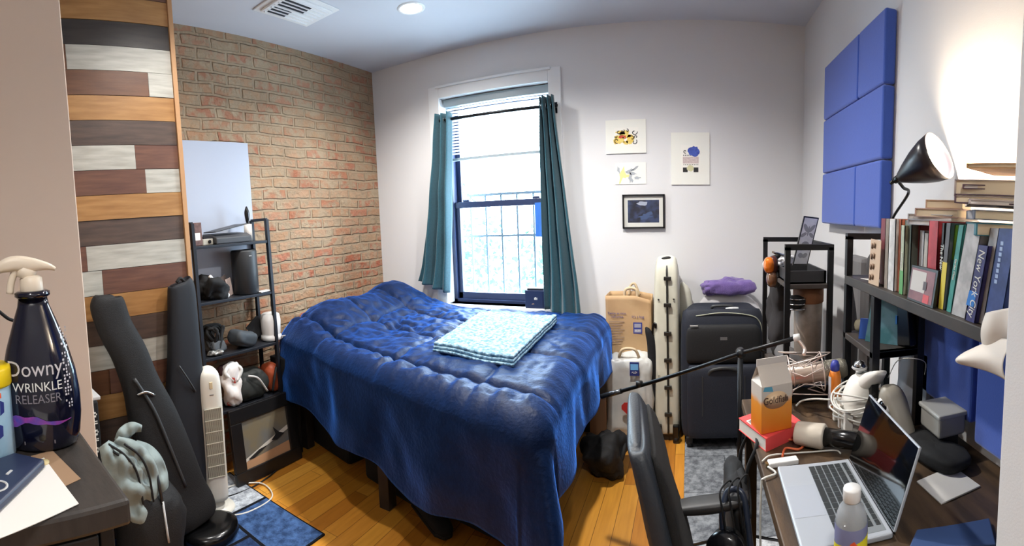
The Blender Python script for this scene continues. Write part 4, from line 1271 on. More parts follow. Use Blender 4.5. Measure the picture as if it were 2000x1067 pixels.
# kraft paper bag
kraft = mat('kraft_bag', (196, 164, 122), .75, c2=(184, 150, 110), scale=7)
kx0, kx1, ky0, ky1 = -.515, -.235, 2.81, 2.985
kz0, kz1 = .03, .865
t = thing('paper_bag', 'tall brown paper grocery bag with blue print against the wall', 'paper bag', (-.38, 2.9, 0))
def bagfn(u, v):
    # walk round the four sides with a few dents
    per = [(kx0, ky0), (kx1, ky0), (kx1, ky1), (kx0, ky1), (kx0, ky0)]
    s = u * 4; i = min(int(s), 3); f = s - i
    x = per[i][0] * (1 - f) + per[i + 1][0] * f; y = per[i][1] * (1 - f) + per[i + 1][1] * f
    z = kz0 + (kz1 - kz0) * v
    k = .010 * noise.noise(Vector((x * 9, y * 9, z * 7)))
    z -= (.03 * v * v * max(0, (x - (-.33)) / .1) * (1 if y < 2.9 else .6))
    return (x, y + k, z)
B().sheet(bagfn, 64, 30).build('bag_paper', kraft, t, solid=.002)
b = B().tube([(-.40, 2.83, .84), (-.395, 2.83, .895), (-.36, 2.83, .91), (-.325, 2.83, .895), (-.32, 2.83, .84)], .009, 8, sub=6)
b.build('bag_handle', mat('kraft_handle', (206, 184, 150), .7), t)
b = B().tube([(-.39, 2.965, .84), (-.38, 2.965, .90), (-.35, 2.965, .915), (-.32, 2.965, .84)], .008, 8, sub=6)
b.build('bag_handle', mat('kraft_handle'), t)
bi = mat('bag_blue_ink', (84, 78, 132), .6)
T = frame_T((-.445, ky0 - .004, .745), (1, 0, 0), (0, 0, 1))
text('bag_lettering', 'Twice as nice,\nhalf price', bi, t, T, .021, align='CENTER')
text('bag_lettering', 'It\'s a bag', bi, t, frame_T((-.315, ky0 - .004, .735), (1, 0, 0), (0, 0, 1)), .022)
b = B()
for k in range(9): b.box((-.495, ky0 - .0045, .70 - k * .016), (-.40 - .012 * (k % 3), ky0 - .0035, .704 - k * .016))
b.build('bag_print_lines', mat('bag_grey_ink', (150, 126, 112), .7), t)
b = B().box((-.345, ky0 - .0045, .63), (-.29, ky0 - .0035, .70)); b.build('bag_logo', mat('logo_blue', (58, 66, 140), .5), t)
b = B().box((-.338, ky0 - .0052, .668), (-.297, ky0 - .0045, .692)).box((-.338, ky0 - .0052, .638), (-.297, ky0 - .0045, .658)); b.build('logo_panel', mat('logo_light', (160, 160, 176), .5), t)
text('logo_lettering', 'ALDI', mat('white_ink'), t, frame_T((-.3175, ky0 - .0056, .648), (1, 0, 0), (0, 0, 1)), .015)
# white plastic shopping bag in front of it
plast = mat('white_plastic_bag', (208, 208, 202), .35, c2=(186, 188, 186), scale=9)
t = thing('shopping_bag', 'stuffed white plastic shopping bag with a blue logo and red tag', 'shopping bag', (-.37, 2.74, 0))
B().soft((-.362, 2.735, .262), (.142, .075, .262), .34, .035, 9, 31, 40).build('bag_body', plast, t)
B().tube([(-.42, 2.70, .515), (-.40, 2.69, .56), (-.36, 2.69, .57), (-.32, 2.69, .56), (-.30, 2.70, .515)], .009, 8, sub=6).build('bag_handle', mat('kraft_handle'), t)
yy = 2.645
b = B().box((-.35, yy, .42), (-.295, yy + .008, .50)); b.build('logo', mat('logo_navy', (26, 44, 110), .4), t)
b = B().box((-.345, yy - .001, .455), (-.30, yy, .49)); b.build('logo_panel', mat('logo_sky', (110, 170, 220), .4), t)
text('logo_lettering', 'ALDI', mat('white_ink'), t, frame_T((-.3225, yy - .0012, .44), (1, 0, 0), (0, 0, 1)), .016)
tg = B(frame_T((-.345, 2.640, .205), (math.cos(-.75), 0, math.sin(-.75)), (-math.sin(-.75), 0, math.cos(-.75))))
tg.prism([(-.065, -.012), (-.05, -.028), (.065, -.028), (.065, .028), (-.05, .028), (-.065, .012)], 0, .003)
red = mat('tag_red', (196, 52, 48), .5)
tt = tg.build('red_tag', red, t)
tg = B(frame_T((-.345, 2.6395, .205), (math.cos(-.75), 0, math.sin(-.75)), (-math.sin(-.75), 0, math.cos(-.75))))
for dz in (-.010, .010):
    for k in range(5): tg.box((-.045 + k * .021, dz - .005, -.0006), (-.030 + k * .021, dz + .005, .0004))
tg.build('tag_print', mat('tag_pale', (226, 150, 140), .6), t)
# black umbrella standing between the bags and the white case
t = thing('umbrella', 'closed black umbrella standing between the bags and the white case', 'umbrella', (-.215, 2.72, 0))
B().loft([(-.215, 2.74, .03), (-.215, 2.735, .2), (-.22, 2.73, .42), (-.225, 2.73, .58), (-.245, 2.73, .66), (-.26, 2.73, .69)], [(.012, .012), (.026, .022), (.03, .026), (.028, .024), (.02, .018), (.006, .006)], (1, 0, 0), .9).build('canopy', black_fab, t)
B().tube([(-.215, 2.74, .0), (-.215, 2.74, .04)], .005, 8).build('tip', rod_m, t)
B().tube([(-.225, 2.73, .58), (-.215, 2.72, .7), (-.20, 2.71, .715), (-.20, 2.71, .69)], .007, 8, sub=6).build('handle', mat('black_gloss'), t)
# black bag and cardboard box at the bed foot
t = thing('duffel_bag', 'black bag slumped on the floor beside the foot of the bed', 'bag', (-.46, 2.36, 0))
B().soft((-.45, 2.37, .09), (.105, .16, .09), .7, .06, 9, 17, 30).build('bag_body', cordura, t)
B().tube([(-.37, 2.30, .05), (-.345, 2.33, .13), (-.355, 2.42, .16), (-.40, 2.45, .17)], .012, 8, sub=6).build('strap', cordura, t)
tag(B().box((-.60, 2.66, 0), (-.50, 2.76, .26)).build('cardboard_box', mat('cardboard', (150, 116, 88), .8), bevel=.003), 'brown cardboard box standing behind the black bag at the bed foot', 'box')

# white instrument case
cs = mat('case_white', (214, 212, 196), .38, c2=(200, 198, 180), scale=6)
cy0, cy1 = 2.70, 2.98
cz0, cz1 = .045, 1.085
ccx = -.136
t = thing('instrument_case', 'tall narrow white hard instrument case standing against the wall', 'instrument case', (ccx, 2.84, 0))
b = B()
b.loft([(ccx, 2.84, cz0), (ccx, 2.84, cz0 + .02), (ccx, 2.84, .3), (ccx, 2.845, .7), (ccx, 2.85, .95), (ccx, 2.86, 1.05), (ccx, 2.87, 1.085), (ccx, 2.875, 1.098)],
       [(.074, .13), (.078, .14), (.080, .14), (.079, .135), (.074, .12), (.066, .10), (.05, .07), (.02, .03)], (1, 0, 0), .32, 40, 6)
b.build('shell', cs, t)
B().loft([(ccx + .10, 2.93, .35), (ccx + .11, 2.93, .6), (ccx + .11, 2.93, .85), (ccx + .09, 2.93, .93)], [(.03, .03), (.045, .035), (.04, .03), (.01, .01)], (1, 0, 0), .8).build('rear_bulge', cs, t)
seam = mat('case_seam', (34, 32, 28), .4)
pts = [(ccx + .008, 2.695, .05), (ccx + .008, 2.693, .3), (ccx + .007, 2.700, .6), (ccx + .006, 2.71, .85), (ccx + .004, 2.735, 1.0), (ccx + .003, 2.765, 1.06), (ccx + .002, 2.80, 1.09)]
B().tube(pts, .006, 8, sub=6).build('seam', seam, t)
for z in (.17, .335, .50, .66, .83, .985):
    yq = 2.693 + max(0, (z - .3)) * .02
    if z > .9: yq = 2.722
    B().box((ccx - .014, yq - .012, z - .011), (ccx + .03, yq + .004, z + .011)).build('latch', seam, t, bevel=.003)
b = B()
for x, z in ((-.045, .86), (.045, .862), (-.045, .40)):
    B().lathe([(.0, -.006), (.005, -.004), (.006, 0)], (ccx + x, 2.70 + (.012 if z > .8 else 0), z), 12, (0, -1, 0), caps=False).build('rivet', mat('case_rivet', (110, 108, 98), .4, .5), t)
B().tube([(ccx - .035, 2.80, 1.085), (ccx - .02, 2.78, 1.10), (ccx + .015, 2.78, 1.105), (ccx + .03, 2.80, 1.09)], .006, 8, sub=6).build('top_handle', mat('zip_grey'), t)
for x in (-.05, .055):
    b = B().box((ccx + x - .02, 2.665, 0.0), (ccx + x + .02, 2.70, .11)); b.build('foot_guard', mat('black_gloss'), t, bevel=.008)
    B().lathe([(0, -.012), (.022, -.012), (.024, 0), (.022, .012), (0, .012)], (ccx + x, 2.685, .024), 20, (1, 0, 0)).build('wheel', mat('rubber_black'), t)
B().box((ccx - .07, 2.71, .0), (ccx + .07, 2.95, .046)).build('foot_plate', seam, t, bevel=.004)

# suitcase
sc_m = mat('suitcase_navy_black', (28, 33, 46), .7, bump=.15, bscale=260)
sx0, sx1, sy0, sy1 = -.052, .438, 2.60, 2.88
t = thing('suitcase', 'large dark navy soft suitcase standing upright on wheels', 'suitcase', ((sx0 + sx1) / 2, 2.74, 0))
scx = (sx0 + sx1) / 2
B().loft([(scx, 2.74, .055), (scx, 2.74, .075), (scx, 2.74, .2), (scx, 2.74, .6), (scx, 2.745, .76), (scx, 2.75, .80), (scx, 2.75, .81)], [(.21, .11), (.235, .13), (.245, .135), (.245, .135), (.236, .125), (.205, .10), (.16, .07)], (1, 0, 0), .3, 48, 6).build('shell', sc_m, t)
piping = mat('suitcase_piping', (166, 168, 150), .5)
B().tube([(sx0 + .09, 2.625, .782), (scx, 2.62, .800), (sx1 - .09, 2.622, .782), (sx1 - .035, 2.625, .745), (sx1 - .018, 2.63, .68), (sx1 - .016, 2.635, .6)], .0035, 6, sub=6).build('piping', piping, t)
B().loft([(scx, 2.60, .10), (scx, 2.592, .13), (scx, 2.59, .45), (scx, 2.60, .50)], [(.19, .03), (.205, .035), (.205, .035), (.19, .02)], (1, 0, 0), .3, 32, 5).build('lower_pocket', sc_m, t)
B().loft([(scx, 2.605, .53), (scx, 2.60, .55), (scx, 2.60, .70), (scx, 2.61, .73)], [(.20, .02), (.212, .03), (.208, .03), (.17, .02)], (1, 0, 0), .3, 32, 5).build('upper_pocket', mat('suitcase_black', (22, 23, 26), .75, bump=.1, bscale=200), t)
B().tube([(scx - .09, 2.572, .44), (scx - .07, 2.555, .485), (scx, 2.55, .50), (scx + .07, 2.555, .485), (scx + .09, 2.572, .44)], .010, 8, sub=6).build('front_handle', mat('zip_grey'), t)
for x in (-.12, .12): B().box((scx + x - .003, 2.552, .22), (scx + x + .003, 2.556, .45)).build('pocket_rib', mat('zip_grey'), t)
B().box((scx - .02, 2.568, .655), (scx + .02, 2.572, .672)).build('badge', mat('badge_grey', (120, 122, 126), .4, .4), t)
B().box((sx0 + .055, 2.570, .735), (sx0 + .10, 2.574, .742)).build('zip_pull', mat('light_grey'), t)
B().tube([(scx - .06, 2.70, .805), (scx - .05, 2.69, .825), (scx + .05, 2.69, .825), (scx + .06, 2.70, .805)], .009, 8, sub=6).build('top_handle', mat('zip_grey'), t)
B().tube([(scx + .02, 2.66, .812), (scx + .05, 2.65, .818), (scx + .09, 2.66, .815)], .009, 8, sub=6).build('luggage_tag', mat('tag_white', (206, 208, 210), .5), t)
for x in (sx0 + .05, sx1 - .05):
    for y in (2.63, 2.85):
        B().lathe([(0, -.014), (.026, -.014), (.028, 0), (.026, .014), (0, .014)], (x, y, .028), 20, (1, 0, 0)).build('wheel', mat('rubber_black'), t)
        B().box((x - .02, y - .025, .03), (x + .02, y + .025, .07)).build('wheel_housing', mat('rubber_black'), t, bevel=.005)
# behind: white bag, purple towel
t = thing('white_sack', 'white stuffed sack standing behind the suitcase under the purple towel', 'sack', (.25, 2.93, 0))
B().soft((.25, 2.925, .43), (.22, .055, .43), .45, .04, 7, 41, 36).build('sack_body', mat('white_cloth', (214, 212, 214), .8), t)
t = thing('purple_towel', 'crumpled purple towel lying on the white sack behind the suitcase', 'towel', (.25, 2.9, .84))
b = B()
b.soft((.25, 2.90, .905), (.165, .06, .045), .6, .05, 10, 44, 30, ry=-.05)
b.build('towel_body', mat('purple_towel', (118, 96, 158), .95, c2=(104, 84, 146), scale=20, sheen=.3, bump=.3, bscale=150), t)
b = B().soft((.13, 2.89, .885), (.045, .05, .03), .7, .03, 14, 46, 20); b.build('towel_fold', mat('purple_towel'), t)

# ================================================================ SMALL OPEN RACK BY THE RIGHT WALL
cx0, cx1, cyn, cyf = .40, .585, 1.86, 2.42
ctz = 1.232
t = thing('utility_rack', 'black square tube rack standing in front of the right wall corner', 'rack', ((cx0 + cx1) / 2, (cyn + cyf) / 2, 0))
black_tube = mat('black_tube', (22, 22, 24), .45, .3)
for x in (cx0, cx1):
    for y in (cyn, cyf):
        B().bar((x, y, 0), (x, y, ctz), .022, .022, (1, 0, 0)).build('post', black_tube, t)
for y in (cyn, cyf): B().bar((cx0 - .011, y, ctz), (cx1 + .011, y, ctz), .022, .024).build('top_rail', black_tube, t)
B().bar((cx1, cyn, ctz), (cx1, cyf, ctz), .022, .024).build('top_rail', black_tube, t)
RZ = [.10, .62, 1.075]
for z in RZ:
    B().box((cx0, cyn, z - .018), (cx1, cyf, z)).build('shelf_board', mat('rack_board', (78, 70, 66), .5, c2=(60, 54, 50), scale=10, stretch=(1, 5, 1)), t, bevel=.002)
# open box holding the leaning sketch
t = thing('storage_tray', 'dark grey tray standing on the upper board of the black rack', 'tray', (.49, 1.98, RZ[2]))
b = B()
for a, c in (((.41, 1.885, RZ[2]), (.575, 1.895, 1.13)), ((.41, 2.17, RZ[2]), (.575, 2.18, 1.13)), ((.41, 1.885, RZ[2]), (.42, 2.18, 1.13)), ((.565, 1.885, RZ[2]), (.575, 2.18, 1.13)), ((.41, 1.885, RZ[2]), (.575, 2.18, RZ[2] + .008))): b.box(a, c)
b.build('tray_body', mat('tray_grey', (52, 52, 54), .5), t)
# sketch frame
s0, s1, s2, s3 = at(1573, 422, 'y', 1.98), at(1607, 426, 'y', 1.98), at(1578, 519, 'y', 1.98), at(1545, 517, 'y', 1.98)
t = thing('sketch_frame', 'thin black framed pencil sketch leaning on top of the black rack', 'picture', (s3.x, 1.98, 1.085))
lean = .05
def sk(u, v, d=0):
    p = (s3 * (1 - u) + s2 * u) * (1 - v) + (s0 * (1 - u) + s1 * u) * v
    return Vector((p.x, 1.95 + .0 + lean * v - d + .04 * u, max(p.z, 1.086)))
def skq(u0, v0, u1, v1, d, th):
    b = B()
    vs = [sk(u0, v0, d), sk(u1, v0, d), sk(u1, v1, d), sk(u0, v1, d)] + [sk(u0, v0, d - th), sk(u1, v0, d - th), sk(u1, v1, d - th), sk(u0, v1, d - th)]
    b.add(vs, [(0, 1, 2, 3), (7, 6, 5, 4), (0, 4, 5, 1), (1, 5, 6, 2), (2, 6, 7, 3), (3, 7, 4, 0)])
    return b
skq(0, 0, 1, 1, 0, .012).build('frame', mat('frame_black'), t)
skq(.07, .03, .93, .97, .001, .004).build('sheet', mat('sketch_sheet', (244, 244, 242), .6, c2=(232, 232, 230), scale=30), t)
b = B()
def wing(cu, cv, su, sv, rot, d=.002):
    vs = []
    for i in range(10):
        a = i / 10 * 2 * math.pi
        u, v = su * math.cos(a), sv * math.sin(a)
        vs.append(sk(cu + u * math.cos(rot) - v * math.sin(rot), cv + (u * math.sin(rot) + v * math.cos(rot)) * .5, d))
    b.add(vs, [tuple(range(10))])
for su_ in (-1, 1):
    wing(.5 + su_ * .2, .76, .24, .10, su_ * .7); wing(.5 + su_ * .26, .62, .2, .08, -su_ * .4); wing(.5 + su_ * .14, .2, .18, .10, su_ * .2)
wing(.5, .70, .06, .22, 0); wing(.5, .42, .26, .14, 0)
b.build('pencil_drawing', mat('pencil_grey', (166, 166, 166), .7), t)
# odds on the far part of the rack
t = thing('white_cloth', 'crumpled white cloth on the left of the black rack top', 'cloth', (.44, 2.28, RZ[2] + .001))
B().soft((.455, 2.27, RZ[2] + .04), (.065, .10, .04), .7, .05, 12, 51, 24).build('cloth_body', mat('white_cloth'), t)
t = thing('metal_tripod', 'folded chrome mini tripod lying on the white cloth', 'tripod', (.46, 2.2, 1.17))
chrome = mat('chrome', (190, 192, 196), .15, 1)
for k in range(3): B().tube([(.385 + k * .015, 2.12 + k * .03, 1.19 - k * .008), (.55, 2.25 + k * .02, 1.14 - k * .004)], .005, 8).build('leg', chrome, t)
B().lathe([(0, -.01), (.016, -.008), (.018, .01), (0, .014)], (.47, 2.19, 1.165), 16).build('head', mat('dark_plastic'), t)
for i, (px, py, c1, lab) in enumerate([(1502, 518, (232, 120, 24), 'orange mirrored goggles hanging on the corner of the black rack'), (1508, 545, (120, 84, 60), 'brown lensed goggles hanging below the orange pair')]):
    g = at(px, py, 'y', 2.10)
    t = thing('ski_goggles', lab, 'goggles', (g.x, g.y, g.z - .035))
    B().soft((g.x, g.y, g.z), (.026, .035, .038), .8, .002, 10, i, 20).build('lens', mat('goggle_lens_%d' % i, c1, .08, .3, coat=.6), t)
    B().soft((g.x + .020, g.y + .01, g.z), (.022, .04, .042), .75, .004, 10, i + 3, 20).build('frame', mat('goggle_frame_%d' % i, (70, 30, 24) if i == 0 else (24, 22, 22), .4), t)
    B().tube([(g.x + .02, g.y + .03, g.z + .01), (g.x + .06, g.y + .05, g.z + .04), (.40, 2.2, 1.16 if i == 0 else 1.10)], .007, 6, sub=5).build('strap', cordura, t)
t = thing('hanging_coat', 'dark coat hanging from the far end of the black rack', 'coat', (.44, 2.30, .66))
B().soft((.445, 2.25, .86), (.05, .10, .20), .6, .04, 10, 61, 30).build('coat_body', mat('coat_charcoal', (44, 42, 44), .9), t)
t = thing('clay_pot', 'terracotta rimmed glass vase on the middle board of the black rack', 'vase', (.52, 1.97, .62))
B().lathe([(0, .0), (.045, 0), (.055, .02), (.062, .22), (.064, .40)], (.52, 1.97, .621), 28).build('vase_body', mat('frosted', (140, 128, 118), .5, c2=(120, 108, 98), scale=20), t)
B().lathe([(.063, .36), (.068, .365), (.068, .425), (.060, .43)], (.52, 1.97, .621), 28, caps=False).build('rim', mat('terracotta', (128, 84, 54), .7), t)
t = thing('wire_basket', 'white wire ring basket hanging under the upper board of the black rack', 'basket', (.44, 1.92, .93))
for k in range(3):
    pts = [(.455 + .042 * math.cos(a), 1.93 + .05 * math.sin(a), .965 + k * .022) for a in [i * math.pi / 8 for i in range(16)]]
    B().tube(pts, .0028, 6, closed=True).build('ring', chrome, t)
B().soft((.455, 1.93, .99), (.038, .045, .03), .8, .01, 20, 3, 16).build('contents', black_fab, t)
t = thing('folded_stool', 'grey folding camp stool seat propped inside the black rack', 'stool', (.46, 1.82, .62))
B().soft((.445, 1.98, .73), (.065, .10, .035), .6, .01, 10, 66, 20, ry=.5).build('seat', mat('stool_grey', (92, 90, 90), .7), t)
for p, q in (((.43, 1.80, .70), (.56, 1.86, .76)), ((.47, 1.80, .665), (.60, 1.90, .735)), ((.43, 1.81, .66), (.50, 1.95, .66))): B().tube([p, q], .009, 8).build('leg', mat('pole_dark'), t)
t = thing('grey_backpack', 'grey rumpled backpack on the lower part of the black rack', 'backpack', (.5, 2.1, .1))
B().soft((.495, 2.12, .33), (.08, .24, .22), .6, .05, 8, 71, 28).build('bag_body', mat('stool_grey'), t)
tag(B().cbox((.69, 1.80, .6), (.05, .16, 1.2)).build('wrapped_panel', mat('wrap_grey', (112, 110, 110), .6), bevel=.02), 'tall grey wrapped panel standing between the rack and the right wall', 'panel')
t = thing('umbrella', 'folded grey umbrella hanging beside the right wall panel', 'umbrella', (.62, 1.70, .70))
B().loft([(.62, 1.68, .72), (.62, 1.68, .8), (.625, 1.70, .95), (.63, 1.72, 1.08)], [(.012, .012), (.026, .022), (.024, .02), (.006, .006)], (1, 0, 0), .9).build('canopy', mat('coat_charcoal'), t)
B().tube([(.62, 1.68, .72), (.62, 1.68, .0)], .004, 8).build('shaft', rod_m, t)

# acoustic panels on the right wall
ac = mat('acoustic_blue', (54, 88, 180), .9, sheen=.4, bump=.1, bscale=300)
PW, PH_, PY0, PZ0 = .352, .267, 2.294, HC + .751
def ac_panel(y1, y0, z1, z0, label, group, m=ac):
    tag(B().box((XR - .05, y0 + .002, z0 + .002), (XR - .0005, y1 - .002, z1 - .002)).build('acoustic_panel', m, bevel=.010, seg=3), label, 'acoustic panel', group)
gA = 'blue acoustic panels high on the right wall'
ya, ymid, yb_ = at(1606, 330, 'x', XR - .05).y, at(1674, 190, 'x', XR - .05).y, at(1726, 160, 'x', XR - .05).y
zt_ = [at(1674, y, 'x', XR - .05).z for y in (66, 194, 322)] + [at(1700, 446, 'x', XR - .05).z]
ac_panel(ya, ymid, zt_[0], zt_[1], 'blue acoustic panel at the upper left of the high group', gA)
ac_panel(ymid, yb_, zt_[0], zt_[1], 'blue acoustic panel at the upper right of the high group', gA)
ac_panel(ya, yb_, zt_[1], zt_[2], 'wide blue acoustic panel in the middle row of the high group', gA)
ac_panel(ya, ymid, zt_[2], zt_[3], 'blue acoustic panel at the lower left of the high group', gA)
ac_panel(ymid, yb_, zt_[2], zt_[3], 'blue acoustic panel at the lower right of the high group', gA)
ac2 = ac
gB = 'blue acoustic panels under the bookshelf'
zb0 = .80
ac_panel(1.275, .965, 1.13, .83, 'blue acoustic panel under the bookshelf on the window side', gB)
ac_panel(.950, .64, 1.13, .79, 'blue acoustic panel under the bookshelf nearest the doorway wall', gB)

# ================================================================ THE DESK AND WHAT IS ON IT
DZ = .75
desk_m = mat('desk_walnut', (92, 72, 52), .45, c2=(58, 46, 36), scale=5, detail=6, stretch=(7, 1, 1), bump=.05)
t = thing('desk', 'long brown wooden desk with black legs along the right wall', 'desk', (.455, 1.03, 0))
B().box((.173, .56, DZ - .03), (XR - .014, 1.50, DZ)).build('desktop', desk_m, t, bevel=.003)
for x, y in ((.20, .59), (.20, 1.46), (.69, .59), (.69, 1.46)):
    B().box((x - .018, y - .018, 0), (x + .018, y + .018, DZ - .03)).build('leg', black_tube, t)
B().box((.19, .575, DZ - .07), (.215, 1.475, DZ - .03)).build('front_rail', black_tube, t)
B().box((.67, .575, .12), (.70, 1.475, .15)).build('rear_rail', black_tube, t)

# laptop
lt = thing('laptop', 'open silver laptop with a black screen on the desk', 'laptop', (.297, .905, DZ), rz=-.035)
silver = mat('laptop_silver', (176, 182, 190), .4, .15)
L(lt).box((-.093, -.140, .001), (.086, .146, .014)).build('base', silver, lt, bevel=.004, seg=3)
keyb = mat('key_black', (44, 48, 50), .5)
L(lt).box((-.020, -.128, .0141), (.076, .130, .0144)).build('keyboard_well', mat('well_grey', (128, 134, 138), .4), lt)
b = L(lt)
for r0 in range(6):
    x = .072 - r0 * .0158
    n = 14 if r0 < 5 else 8
    y = .128
    for k in range(n):
        w_ = .0165 if n == 14 else (.0165 if k not in (3,) else .085)
        if n == 8 and k > 3: w_ = .020
        if y - w_ < -.128: break
        b.box((x - (.0135 if r0 else .010), y - w_, .0144), (x, y, .0156))
        y -= w_ + .0020
b.build('keyboard', keyb, lt, bevel=.0006, seg=1)
L(lt).box((-.088, -.052, .0141), (-.024, .058, .0144)).build('trackpad', mat('trackpad', (170, 176, 186), .35), lt, bevel=.001)
sd = Vector((.050, 0, .165)).normalized()
T = loc_of(lt) @ frame_T((.088, 0, .014), (0, 1, 0), sd)
B(T).box((-.142, 0, -.003), (.142, .168, .003)).build('screen_lid', silver, lt, bevel=.002)
scr = mat('screen_black', (10, 11, 12), .06, spec=.6)
B(T).box((-.139, .003, -.0036), (.139, .165, -.0028)).build('display', scr, lt)
B(T).box((-.12, -.006, -.002), (.12, .004, .002)).build('hinge', mat('dark_plastic'), lt)

# red paperback and the snack carton
q = [at(1443, 817, 'z', .785), at(1496, 858, 'z', .785), at(1568, 826, 'z', .785), at(1520, 790, 'z', .785)]
pl = [(p.x, p.y) for p in q]
t = thing('red_book', 'bright coral red paperback lying on the desk under the carton', 'book', (.23, 1.22, DZ))
red_c = mat('coral_red', (236, 84, 84), .45)
B().prism(pl, .783, .786).build('front_cover', red_c, t)
B().prism(pl, DZ, .752).build('back_cover', red_c, t)
ins = [(p[0] + (.225 - p[0]) * .02, p[1] + (1.23 - p[1]) * .02) for p in pl]
B().prism(ins, .752, .783).build('pages', mat('page_white', (226, 222, 214), .7), t)
s_ = [pl[1], pl[2]]
B().add([(pl[1][0], pl[1][1], DZ), (pl[2][0], pl[2][1], DZ), (pl[2][0], pl[2][1], .786), (pl[1][0], pl[1][1], .786)], [(0, 1, 2, 3)]).build('spine', red_c, t, solid=.002)
def onbook(u, v, z=.7863):
    a = Vector(pl[0]) * (1 - u) + Vector(pl[1]) * u; c = Vector(pl[3]) * (1 - u) + Vector(pl[2]) * u
    p = a * (1 - v) + c * v
    return (p.x, p.y, z)
B().add([onbook(.2, .05), onbook(.42, .05), onbook(.42, .2), onbook(.2, .2)], [(0, 1, 2, 3)]).build('barcode_sticker', mat('paper_white'), t)
b = B()
for k in range(7): b.add([onbook(.24 + k * .022, .07, .7866), onbook(.251 + k * .022, .07, .7866), onbook(.251 + k * .022, .18, .7866), onbook(.24 + k * .022, .18, .7866)], [(0, 1, 2, 3)])
b.build('barcode', ink_k, t)

def carton_mat():
    m = bpy.data.materials.new('carton_print'); m.use_nodes = True
    nt = m.node_tree; N = nt.nodes; K = nt.links; b_ = N['Principled BSDF']; b_.inputs['Roughness'].default_value = .35
    tc = N.new('ShaderNodeTexCoord'); sp = N.new('ShaderNodeSeparateXYZ'); K.new(tc.outputs['Object'], sp.inputs[0])
    n = N.new('ShaderNodeTexNoise'); n.inputs['Scale'].default_value = 28; K.new(tc.outputs['Object'], n.inputs['Vector'])
    ma = N.new('ShaderNodeMath'); ma.operation = 'MULTIPLY_ADD'; ma.inputs[1].default_value = .03; K.new(n.outputs['Fac'], ma.inputs[0]); K.new(sp.outputs['Z'], ma.inputs[2])
    r = N.new('ShaderNodeValToRGB'); e = r.color_ramp.elements
    e[0].position = .0; e[0].color = rgb((222, 110, 24)); e[1].position = .108; e[1].color = rgb((214, 206, 196))
    for p, c in ((.055, (232, 140, 40)), (.092, (236, 156, 62))): q_ = e.new(p); q_.color = rgb(c)
    K.new(ma.outputs[0], r.inputs[0]); K.new(r.outputs[0], b_.inputs['Base Color'])
    return m
cp = Vector((.222, 1.215, .7867))
t = thing('snack_carton', 'orange and white cracker carton standing on the red book', 'carton', cp, rz=.30)
W2, D2, H1, H2 = .046, .033, .128, .178
cm_ = carton_mat()
b = L(t)
vs = [(-W2, -D2, 0), (W2, -D2, 0), (W2, D2, 0), (-W2, D2, 0), (-W2, -D2, H1), (W2, -D2, H1), (W2, D2, H1), (-W2, D2, H1), (-W2, 0, H2), (W2, 0, H2), (-W2 + .022, 0, H2 - .006), (W2 - .022, 0, H2 - .006)]
b.add(vs, [(3, 2, 1, 0), (0, 1, 5, 4), (1, 2, 6, 5), (2, 3, 7, 6), (3, 0, 4, 7), (4, 5, 9, 8), (6, 7, 8, 9), (5, 11, 9), (6, 9, 11), (5, 6, 11), (4, 8, 10), (7, 10, 8), (4, 10, 7)])
b.build('carton_body', cm_, t, bevel=.0012)
L(t).box((-W2, -.0012, H2 - .004), (W2, .0012, H2 + .016)).build('gable_seal', mat('carton_white', (216, 210, 204), .4), t)
b = L(t); b.lathe([(0, .0), (.034, .0), (.036, .0006), (0, .0012)], (-.004, -D2 - .0002, .088), 32, (0, -1, 0), sx=1, sy=.66)
b.build('logo_oval', mat('logo_cream', (238, 206, 166), .4), t)
text('logo_lettering', 'Goldfish', mat('logo_brown', (84, 52, 40), .5), t, loc_of(t) @ frame_T((-.004, -D2 - .0018, .088), (1, 0, .0), (0, 0, 1)), .0275, squeeze=.82)
b = L(t); b.add([(-.042, -D2 - .0005, .116), (-.012, -D2 - .0005, .112), (-.016, -D2 - .0005, .126), (-.038, -D2 - .0005, .127)], [(0, 1, 2, 3)])
b.build('corner_flag', mat('flag_blue', (100, 176, 206), .4), t)
b = L(t)
for k, c in enumerate(range(4)): b.add([(W2 + .0005, -.02 + k * .008, .07 + k * .006), (W2 + .0005, -.014 + k * .008, .072 + k * .006), (W2 + .0005, -.010 + k * .008, .11 + k * .004), (W2 + .0005, -.016 + k * .008, .108)], [(0, 1, 2, 3)])
b.build('side_print', mat('print_blue', (90, 150, 190), .4, c2=(220, 120, 60), scale=60), t)

# cylinder: white head, black barrel
t = thing('flashlight', 'white headed cylinder with a black barrel lying on the desk', 'flashlight', (.34, 1.13, DZ))
a = Vector((.283, 1.175, DZ + .034)); d_ = Vector((.14, -.085, 0)).normalized()
B().lathe([(0, 0), (.026, 0), (.030, .004), (.033, .075), (.030, .08), (0, .08)], a, 32, d_).build('white_head', mat('white_cream', (216, 206, 190), .4), t)
B().lathe([(0, .08), (.024, .08), (.023, .19), (.018, .196), (0, .196)], a, 32, d_).build('black_barrel', mat('black_gloss'), t)
